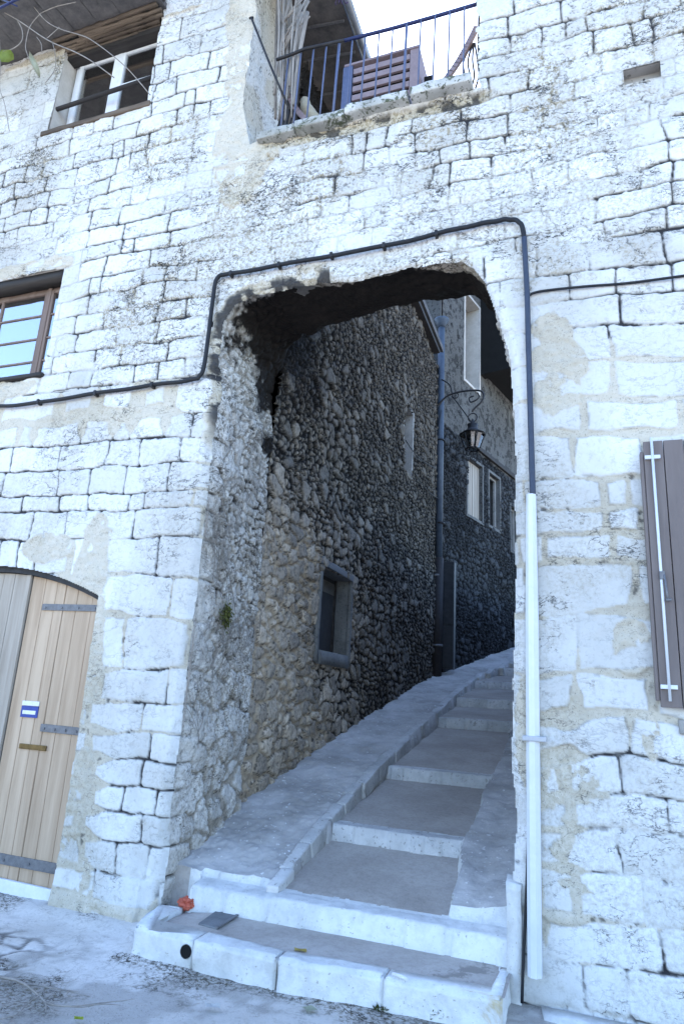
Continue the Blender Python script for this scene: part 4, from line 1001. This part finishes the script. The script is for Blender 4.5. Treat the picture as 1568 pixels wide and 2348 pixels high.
# bare twigs at the lower left of the street
mb = MB(); rs = random.Random(4)
def twig(mb, p, d, L, r, depth, rs, flat=.1):
    pts = [p]; q = p.copy(); dd = d.copy()
    for i in range(6):
        dd = (dd+Vector((rs.uniform(-1, 1), rs.uniform(-1, 1), rs.uniform(-1, 1)*flat))*.28).normalized(); q = q+dd*L/6; pts.append(q.copy())
        if depth and i in (1, 3, 4):
            nd = (dd+Vector((rs.uniform(-1, 1), rs.uniform(-1, 1), rs.uniform(-1, 1)*flat))*.9).normalized(); twig(mb, q, nd, L*.55, r*.6, depth-1, rs, flat)
    mb.tube(pts, [r*(1-.7*i/6) for i in range(7)], 5, cap=False)
twig(mb, at(0, 2240, 2, .02), Vector((.9, .25, .03)), .6, .009, 2, rs, .08)
mb.build('bare_branch', M['twig'], None, label='bare brown branch lying on the street at the left edge', cat='branch')

# moss clump on the jamb
mb = MB(); rs = random.Random(6); c0_ = at(517, 1410, 0, -2.84)
for i in range(420):
    a = rs.gauss(0, .04); b = rs.gauss(0, .06); s_ = rs.uniform(.006, .014); p = Vector((-2.85+rs.uniform(0, .03), c0_.y+a, c0_.z+b)); u = Vector((rs.uniform(.2, 1), rs.uniform(-1, 1), rs.uniform(-1, 1))).normalized(); w_ = u.cross(Vector((1, .2, .4))).normalized()
    mb.quad(p, p+(u+w_)*s_, p+u*1.8*s_, p+(u-w_)*s_)
mb.build('moss_clump', M['moss'], None, label='olive green moss clump growing on the rough left jamb of the passage', cat='moss')

# climbing bare creeper on the jamb
mb = MB(); rs = random.Random(12)
def creeper(mb, y, z, dy, dz, L, r, depth):
    pts = [Vector((-2.845, y, z))]
    for i in range(10):
        dy += rs.uniform(-.45, .45); dz += rs.uniform(-.3, .3); n = math.hypot(dy, dz); dy /= n; dz /= n
        y = min(max(y+dy*L/10, .03), 1.15); z += dz*L/10; pts.append(Vector((-2.835+rs.uniform(-.008, .008), y, z)))
        if depth and rs.random() < .45: creeper(mb, y, z, dy+rs.uniform(-1, 1), dz+rs.uniform(-.6, .9), L*.5, r*.65, depth-1)
    mb.tube(pts, [r*(1-.6*i/10) for i in range(11)], 4, cap=False)
for i in range(9): creeper(mb, rs.uniform(.15, 1.0), rs.uniform(.75, 3.0), rs.uniform(-.4, .4), 1, rs.uniform(.8, 1.4), .0035, 3)
mb.build('creeper', M['twig'], None, label='leafless creeper of thin twigs spread over the rough left jamb of the passage', cat='creeper')

# cables
def spline(pts, n=8):
    out = []
    P_ = [pts[0]]+list(pts)+[pts[-1]]
    for i in range(1, len(P_)-2):
        for k in range(n):
            t = k/n; a, b, c, d = P_[i-1], P_[i], P_[i+1], P_[i+2]
            out.append(.5*((2*b)+(c-a)*t+(2*a-5*b+4*c-d)*t*t+(-a+3*b-3*c+d)*t**3))
    out.append(pts[-1]); return out
cp_ = [at(x, y, 1, -.045) for x, y in ((-60, 937), (60, 927), (200, 905), (350, 883), (440, 871), (458, 862), (468, 840), (478, 770), (488, 690), (495, 645), (508, 631), (540, 626), (700, 597), (900, 560), (1050, 524), (1130, 508), (1165, 503), (1188, 508), (1198, 525), (1202, 560))]
cp_ = [cp_[0]+Vector((-1.6, 0, -.05))]+cp_
mb = MB(); mb.tube([p+Vector((0, 0, .004*math.sin(i*1.3))) for i, p in enumerate(spline(cp_, 5))], .0185, 8)
cab = mb.build('cable', M['cable'], None, label='thick black cable stepping over the passage and down beside it', cat='cable')
mb = MB(); mb.tube(spline([at(x, y, 1, -.05) for x, y in ((1201, 545), (1205, 620), (1208, 680), (1210, 760), (1214, 900), (1218, 1040), (1221, 1150))], 3), .0205, 10); mb.build('cable_drop', M['cableblue'], cab)
for x, y in ((530, 628), (640, 608), (760, 586), (880, 564), (1000, 536), (350, 883), (220, 902), (90, 922), (482, 740), (1206, 640), (1209, 740), (1214, 900)):
    p = at(x, y, 1, -.045); MB().box((p.x-.012, -.066, p.z-.024), (p.x+.012, -.01, p.z+.024), .004).build('cable_clip', M['iron'], cab)
mb = MB(); mb.tube(spline([at(x, y, 1, -.03) for x, y in ((1209, 682), (1222, 672), (1260, 665), (1350, 656), (1450, 648), (1640, 622))], 4), .0095, 8)
mb.build('cable', M['cable'], None, label='thin dark cable branching off to the right edge above the shutter', cat='cable')
mb = MB(); mb.tube(spline([at(1211, 1890, 1, -.035), at(1208, 2000, 1, -.04), at(1203, 2120, 1, -.045), at(1199, 2200, 1, -.06), at(1196, 2300, 1, -.07)], 4), .009, 7)
mb.build('cable', M['cable'], None, label='thin black cable hanging down at the left of the white conduit to the ground', cat='cable')
# white conduit
cd = thing('conduit', (-.33, -.05, .15), 'long white plastic conduit standing on the wall right of the passage', 'conduit')
p1 = at(1217, 1137, 1, -.05); p2 = at(1228, 2235, 1, -.05)
xa, xb = p1.x, p2.x-.005; mb = MB()
prof = [(-.036, 0), (-.036, -.045), (-.018, -.068), (.012, -.068), (.036, -.045), (.036, 0)]
rings = []
for z in (3.0, 2.2, 1.4, .8, .17):
    xc = xb+(xa-xb)*(z-.17)/2.83; sc_ = 1.0+(.15 if z < 2.5 else -.1)
    rings.append([mb.bm.verts.new((xc+a*sc_*.95, b*sc_-.022, z)) for a, b in prof])
for r_a, r_b in zip(rings[:-1], rings[1:]):
    for i in range(6): mb.bm.faces.new((r_a[i], r_a[(i+1) % 6], r_b[(i+1) % 6], r_b[i]))
mb.bm.faces.new(rings[0]); mb.bm.faces.new(list(reversed(rings[-1])))
mb.build('conduit_cover', M['whiteplastic'], cd)
MB().box((-.375, -.112, 1.425), (-.235, -.01, 1.455), .006).build('conduit_bracket', mat_plain('grey_bracket', (.33, .34, .36), (.42, .43, .45), 10, .5, .3), cd)
# guard stone and flashing at the foot of the right pier
mb = MB(); mb.prism([(-.49, -.03), (-.40, -.05), (-.385, .2), (-.5, .2)], -.05, .62); mb.rough(.02, 4, 5, 3, .05)
mb.build('guard_stone', M['kerb'], None, label='upright worn stone at the foot of the right pier beside the thin cable', cat='guard stone')
# tapered block right of the cable foot
mb = MB(); mb.prism([(-.30, -.02), (.25, -.02), (.25, -.16), (-.28, -.16)], -.1, .02); mb.rough(.01, 4, 4, 6, .08); mb.build('plinth', M['kerb'], None, label='low pale stone plinth at the foot of the wall below the white conduit', cat='plinth')

# iron rod on the upper wall
mb = MB(); mb.tube([at(576, 40, 1, -.05), at(620, 150, 1, -.05), at(664, 252, 1, -.04)], .011, 8); mb.tube([at(573, 42, 1, -.05), at(580, 40, 1, -.02)], .012, 8)
mb.build('iron_rod', M['iron'], None, label='thin black iron rod slanting across the rendered pier left of the terrace', cat='rod')

# dry canes on the pier
mb = MB(); rs = random.Random(21)
for i in range(26):
    x0 = rs.uniform(630, 705); y0_ = rs.uniform(-60, 60); x1 = rs.uniform(628, 680); y1_ = rs.uniform(150, 300)
    yy0 = rs.uniform(.08, .35)
    a = at(x0, y0_, 1, yy0); b = at(x1, y1_, 1, yy0-.04); m_ = (a+b)/2+Vector((rs.uniform(-.05, .05), rs.uniform(-.04, .02), rs.uniform(-.06, .06)))
    r_ = rs.uniform(.006, .02); mb.tube(spline([a, m_, b], 4), r_, 6)
for i in range(8):
    a = at(rs.uniform(640, 660), rs.uniform(40, 130), 1, .1); b = at(rs.uniform(690, 715), rs.uniform(-30, 40), 1, .1); mb.tube([a, b], .009, 6)
mb.build('dry_canes', M['cane'], None, label='bundle of dry grey canes and stems leaning on the pier left of the terrace', cat='canes')

# slatted cover on the terrace
bx0 = thing('slatted_box', (-1.6, .3, 6.64), 'mauve brown slatted box behind the terrace railing', 'slatted box')
L0, R0, T0 = -1.93, -1.22, 7.42
mb = MB(); mb.box((L0+.07, .17, 6.66), (R0-.09, .60, T0-.01)); mb.build('box_body', M['black'], bx0)
mb = MB(); mb.box((L0-.03, .125, 6.65), (L0+.065, .17, T0), .006); mb.build('corner_post', M['railing'], bx0)
mb = MB(); mb.box((R0-.085, .13, 6.65), (R0, .60, T0), .006); mb.build('corner_post', M['mauve'], bx0)
mb = MB(); mb.box((L0-.02, .12, T0), (R0+.0, .61, T0+.025), .005); mb.build('box_top', M['mauve'], bx0)
for i in range(7):
    z = 6.68+i*.105
    mb = MB(); mb.beam(((L0+.07), .148, z+.04), (R0-.088, .148, z+.04), .024, .062, bev=.004); mb.build('slat', M['mauve'], bx0)
mb = MB(); mb.box((R0+.02, .25, 6.65), (R0+.10, .62, 7.20), .01); mb.build('side_pad', M['black'], bx0)

# curved slatted chairs at either end
def chair(P0, mirror, label):
    s = -1 if mirror else 1
    o = thing('folding_chair', P0, label, 'chair', 'folding chairs on the terrace')
    def T(pts): return [Vector(P0)+Vector((s*a, b, c)) for a, b, c in pts]
    mb = MB(); pts = spline([Vector(v) for v in T([(.42, 0, .74), (.36, 0, .60), (.25, 0, .38), (.10, 0, .16), (.02, 0, .02)])], 6)
    for a, b in zip(pts[:-1], pts[1:]): mb.beam(a, b+(b-a)*.15, .03, .048, bev=.0)
    mb.build('back_frame', M['mauve'], o)
    mb = MB(); pts = T([(.03, 0, .04), (-.06, .0, .10), (-.14, .0, .2)])
    for a, b in zip(pts[:-1], pts[1:]): mb.beam(a, b, .03, .05)
    mb.build('seat_frame', M['mauve'], o)
    for k in range(4):
        mb = MB(); dx = .04*k; mb.tube(spline([Vector(v) for v in T([(.40-dx*.2, .03, .60), (.42-dx, .03, .42), (.435-dx, .03, .22), (.40-dx, .03, .06)])], 5), .009, 6); mb.build('slat', M['iron'], o)
    mb = MB(); mb.box(tuple(Vector(P0)+Vector((-.22 if not mirror else -.1, .12, .03))), tuple(Vector(P0)+Vector((.14 if not mirror else .2, .42, .20))), .01); mb.build('seat', M['purplebrown'], o)
    return o
chair((-1.12, .14, 6.74), False, 'curved mauve folding chair at the right end of the terrace against the wall')
chair((-2.18, .14, 6.70), True, 'curved mauve folding chair at the left end of the terrace beside the canes')
mb = MB(); pts = [at(745, 150, 1, .4), at(760, 200, 1, .35), at(790, 250, 1, .3)]
mb.tube(spline([Vector((-2.42, .35, 7.42)), Vector((-2.36, .32, 7.2)), Vector((-2.22, .3, 6.98)), Vector((-2.1, .3, 6.72))], 5), [.06, .065, .065, .07]*4, 8) if False else mb.tube([Vector((-2.45, .35, 7.40)), Vector((-2.38, .32, 7.2)), Vector((-2.24, .3, 6.98)), Vector((-2.12, .3, 6.70))], [.05, .06, .06, .05], 10)
mb.rough(.02, 6, 3, 4, .05); mb.build('rolled_cloth', M['blanket'], None, label='rolled beige cloth hanging behind the railing at the left of the terrace', cat='cloth')
# dark planter box
mb = MB(); mb.prism([(-1.16, 6.66), (-.92, 6.66), (-.90, 6.95), (-1.17, 6.87)], .42, .66, axis=1); mb.prism([(-.88, 6.66), (-.76, 6.66), (-.80, 7.02), (-.90, 6.97)], .42, .62, axis=1)
mb.build('planter_box', M['purplebrown'], None, label='low dark brown planter box between the slatted box and the right chair', cat='planter')
# hanging vine tip above the railing
mb = MB(); rs = random.Random(31)
for i in range(18):
    a = at(rs.uniform(772, 792), rs.uniform(-30, -5), 1, .5); b = a+Vector((rs.uniform(-.05, .05), 0, -rs.uniform(.03, .13))); mb.tube([a, b], .006, 4, cap=False)
    u = Vector((rs.uniform(-1, 1), 0, rs.uniform(-1, 1))).normalized()*.02; w_ = Vector((u.z, .01, -u.x)); mb.quad(b, b+u+w_*.5, b+2*u, b+u-w_*.5)
mb.build('hanging_plant', mat_plain('dark_violet_leaves', (.03, .02, .05), (.07, .05, .1), 14, .8), None, label='dark hanging plant tip against the sky at the top edge above the terrace', cat='plant')

# vine with two leaves in front of the upper left window
mb = MB(); rs = random.Random(14)
def vp_(l, y=-.5): return [at(a, b, 1, y) for a, b in l]
for l, r_ in (([(-10, 18), (40, 45), (110, 92), (170, 118), (210, 140), (262, 178)], .006), ([(60, -10), (100, 42), (135, 65), (190, 82), (215, 95), (262, 130), (300, 165), (345, 218)], .005), ([(95, 30), (70, 60), (60, 100), (62, 120), (75, 150), (92, 175)], .005),
              ([(95, 30), (130, 15), (175, 5)], .005), ([(40, 45), (52, 70), (50, 95), (30, 112), (8, 118)], .006), ([(0, 90), (2, 150), (0, 200), (12, 240), (22, 300)], .004), ([(85, 85), (95, 100), (97, 120)], .004), ([(122, 100), (128, 130), (126, 160), (105, 190)], .004), ([(137, 62), (120, 78), (108, 88)], .004)):
    mb.tube(spline(vp_(l, -.5+rs.uniform(-.04, .04)), 4), r_, 5)
vine = mb.build('vine', M['twig'], None, label='bare vine stems with two leaves hanging before the upper left window', cat='vine')
def pleaf(pts, mat, y=-.52):
    mb = MB(); P_ = [at(a, b, 1, y+.012*math.sin(i*2.1)) for i, (a, b) in enumerate(pts)]
    c = sum(P_, Vector())/len(P_)+Vector((0, -.02, 0)); cv = mb.bm.verts.new(c); vs = [mb.bm.verts.new(p) for p in P_]
    for i in range(len(vs)): mb.bm.faces.new((vs[i], vs[(i+1) % len(vs)], cv))
    bmesh.ops.solidify(mb.bm, geom=list(mb.bm.faces), thickness=.003)
    for f in mb.bm.faces: f.smooth = True
    mb.build('leaf', mat, vine)
pleaf([(-8, 118), (5, 114), (25, 114), (32, 124), (33, 136), (20, 143), (5, 142), (-8, 140)], M['greenleaf'])
pleaf([(68, 117), (78, 130), (88, 148), (94, 168), (92, 180), (80, 162), (72, 145), (67, 130)], M['paleleaf'])
# overhead cable
mb = MB(); mb.tube([at(-30, 34, 1, -1.2), at(65, -14, 1, -1.2)], .012, 8); mb.tube([at(-10, -8, 1, -1.1), at(40, 14, 1, -1.1)], .007, 6); mb.build('overhead_cable', M['handrail'], None, label='blue black overhead cable crossing the top left corner of the sky', cat='cable')

# drainpipe in the alley
dpp = thing('drainpipe', (-2.74, 9.15, 2.0), 'tall blue grey drainpipe down the rubble wall in the alley, dark at its foot', 'drainpipe')
pt = at(1012, 745, 1, 9.1); pm = at(1005, 1285, 1, 9.1); pb = at(999, 1560, 1, 9.1)
MB().tube([pt, (pt+pm)/2, pm], .078, 14).build('pipe', M['bluepipe'], dpp)
MB().tube([pm+Vector((0, 0, .05)), pb-Vector((0, 0, .1))], .108, 14).build('pipe_foot', M['pipedark'], dpp)
mb = MB(); mb.tube([pt+Vector((0, 0, -.08)), pt+Vector((0, 0, .02)), pt+Vector((0, 0, .1)), pt+Vector((0, 0, .14))], [.085, .11, .17, .17], 14); mb.build('hopper', M['bluepipe'], dpp)
for y_ in (1010, 1200): 
    q = at(1010, y_, 1, 9.1); MB().tube([q+Vector((0, 0, -.02)), q+Vector((0, 0, .02))], .09, 12).build('pipe_clamp', M['iron'], dpp)
for y_ in (1320, 1480): 
    q = at(1002, y_, 1, 9.1); MB().tube([q+Vector((0, 0, -.02)), q+Vector((0, 0, .02))], .116, 12).build('pipe_clamp', M['strap'], dpp)
q0 = at(993, 975, 1, 9.15); q1 = at(1004, 945, 1, 9.15)
mb = MB(); mb.box((q0.x, 9.12, q0.z), (q1.x, 9.2, q1.z), .01); mb.tube([( (q0.x+q1.x)/2, 9.16, q0.z), ((q0.x+q1.x)/2, 9.17, q0.z-.25)], .012, 6); mb.tube([(q0.x, 9.17, q0.z+.1), (q0.x-.12, 9.24, q0.z+.12)], .012, 6)
mb.build('junction_box', M['whiteplastic'], None, label='small white junction box left of the drainpipe in the alley', cat='junction box')
# dark cabinet right of the pipe
a = at(1012, 1290, 1, 9.35); b = at(1040, 1535, 1, 9.35)
mb = MB(); mb.box((a.x, 9.28, b.z), (b.x, 9.5, a.z), .012); cbn = mb.build('meter_cabinet', M['cabinet'], None, label='tall dark meter cabinet just right of the drainpipe foot in the alley', cat='cabinet')
mb = MB(); mb.box((a.x+.02, 9.265, b.z+.9), (b.x-.02, 9.282, a.z-.06), .004); mb.box((a.x+.02, 9.265, b.z+.05), (b.x-.02, 9.282, b.z+.86), .004); mb.build('cabinet_door', M['cabinet'], cbn)

# wall lantern
YL = 9.0
ln = thing('wall_lantern', at(1083, 1040, 1, YL), 'black iron wall lantern hanging from a scrolled bracket in the alley', 'lantern')
V_ = lambda l: [at(a, b, 1, YL) for a, b in l]
mb = MB(); mb.tube(spline(V_([(985, 960), (1000, 935), (1020, 912), (1040, 902), (1070, 896), (1100, 896), (1108, 906), (1104, 920), (1090, 934), (1082, 944)]), 5), .022, 7)
mb.tube(spline(V_([(1012, 870), (1030, 882), (1036, 902)]), 4), .016, 6); mb.tube(spline(V_([(1036, 908), (1060, 940), (1078, 965)]), 4), .014, 6)
mb.build('bracket', M['iron'], ln)
mb = MB(); mb.tube(spline(V_([(1094, 900), (1098, 910), (1090, 918), (1078, 922), (1076, 912), (1086, 908)]), 4), .017, 6); mb.tube([(lambda p: p+Vector((.07*math.cos(t), 0, .07*math.sin(t))))(at(1043, 907, 1, YL)) for t in np.linspace(0, 6.28, 14)], .012, 6); mb.build('scroll', M['iron'], ln)
top = at(1083, 985, 1, YL); bot = at(1083, 1030, 1, YL); cz0, cz1 = bot.z, top.z-.12
wt, wb_ = .27, .15
mb = MB()
for k in range(6):
    a0 = math.pi/3*k; a1_ = a0+math.pi/3
    P0 = Vector((top.x+wt*math.cos(a0), YL+wt*math.sin(a0), cz1)); P1 = Vector((top.x+wb_*math.cos(a0), YL+wb_*math.sin(a0), cz0)); mb.tube([P0, P1], .014, 5)
    P2 = Vector((top.x+wt*math.cos(a1_), YL+wt*math.sin(a1_), cz1)); P3 = Vector((top.x+wb_*math.cos(a1_), YL+wb_*math.sin(a1_), cz0)); mb.tube([P0, P2], .02, 5); mb.tube([P1, P3], .02, 5)
mb.build('lantern_cage', M['iron'], ln)
mb = MB(); mb.tube([(top.x, YL, cz1), (top.x, YL, cz1+.10), (top.x, YL, cz1+.16), (top.x, YL, cz1+.24), (top.x, YL, cz1+.26), (top.x, YL, cz1+.36)], [.29, .14, .10, .12, .06, .02], 12); mb.tube([(lambda p: p+Vector((.10*math.cos(t), 0, .10*math.sin(t))))(Vector((top.x, YL, cz1+.4))) for t in np.linspace(0, 6.28, 14)], .013, 6); mb.build('lantern_cap', M['iron'], ln)
mb = MB(); mb.tube([(top.x, YL, cz1-.01), (top.x, YL, cz0+.01)], [wt*.93, wb_*.93], 6, cap=False, smooth=False); mb.build('pane', M['lampglass'], ln)
mb = MB(); mb.tube([(top.x, YL, cz1), (top.x, YL, cz1-.08), (top.x, YL, cz1-.2)], [.03, .05, .03], 10); mb.build('bulb', M['curtain'], ln)

# wires on the alley wall
mb = MB()
mb.tube(spline(V_([(1012, 940), (985, 1050), (940, 1120)]), 4), .008, 5)
for l in ([(950, 1085), (985, 1130), (1030, 1160), (1070, 1205)], [(930, 1010), (960, 1050), (1000, 1075)]):
    mb.tube(spline([at(a, b, 0, -2.82) if b < 1101 else at(a, b, 0, -2.82) for a, b in l], 4), .010, 5)
mb.build('wall_cable', M['cable'], None, label='thin dark cables sagging along the rubble wall near the drainpipe', cat='cable')
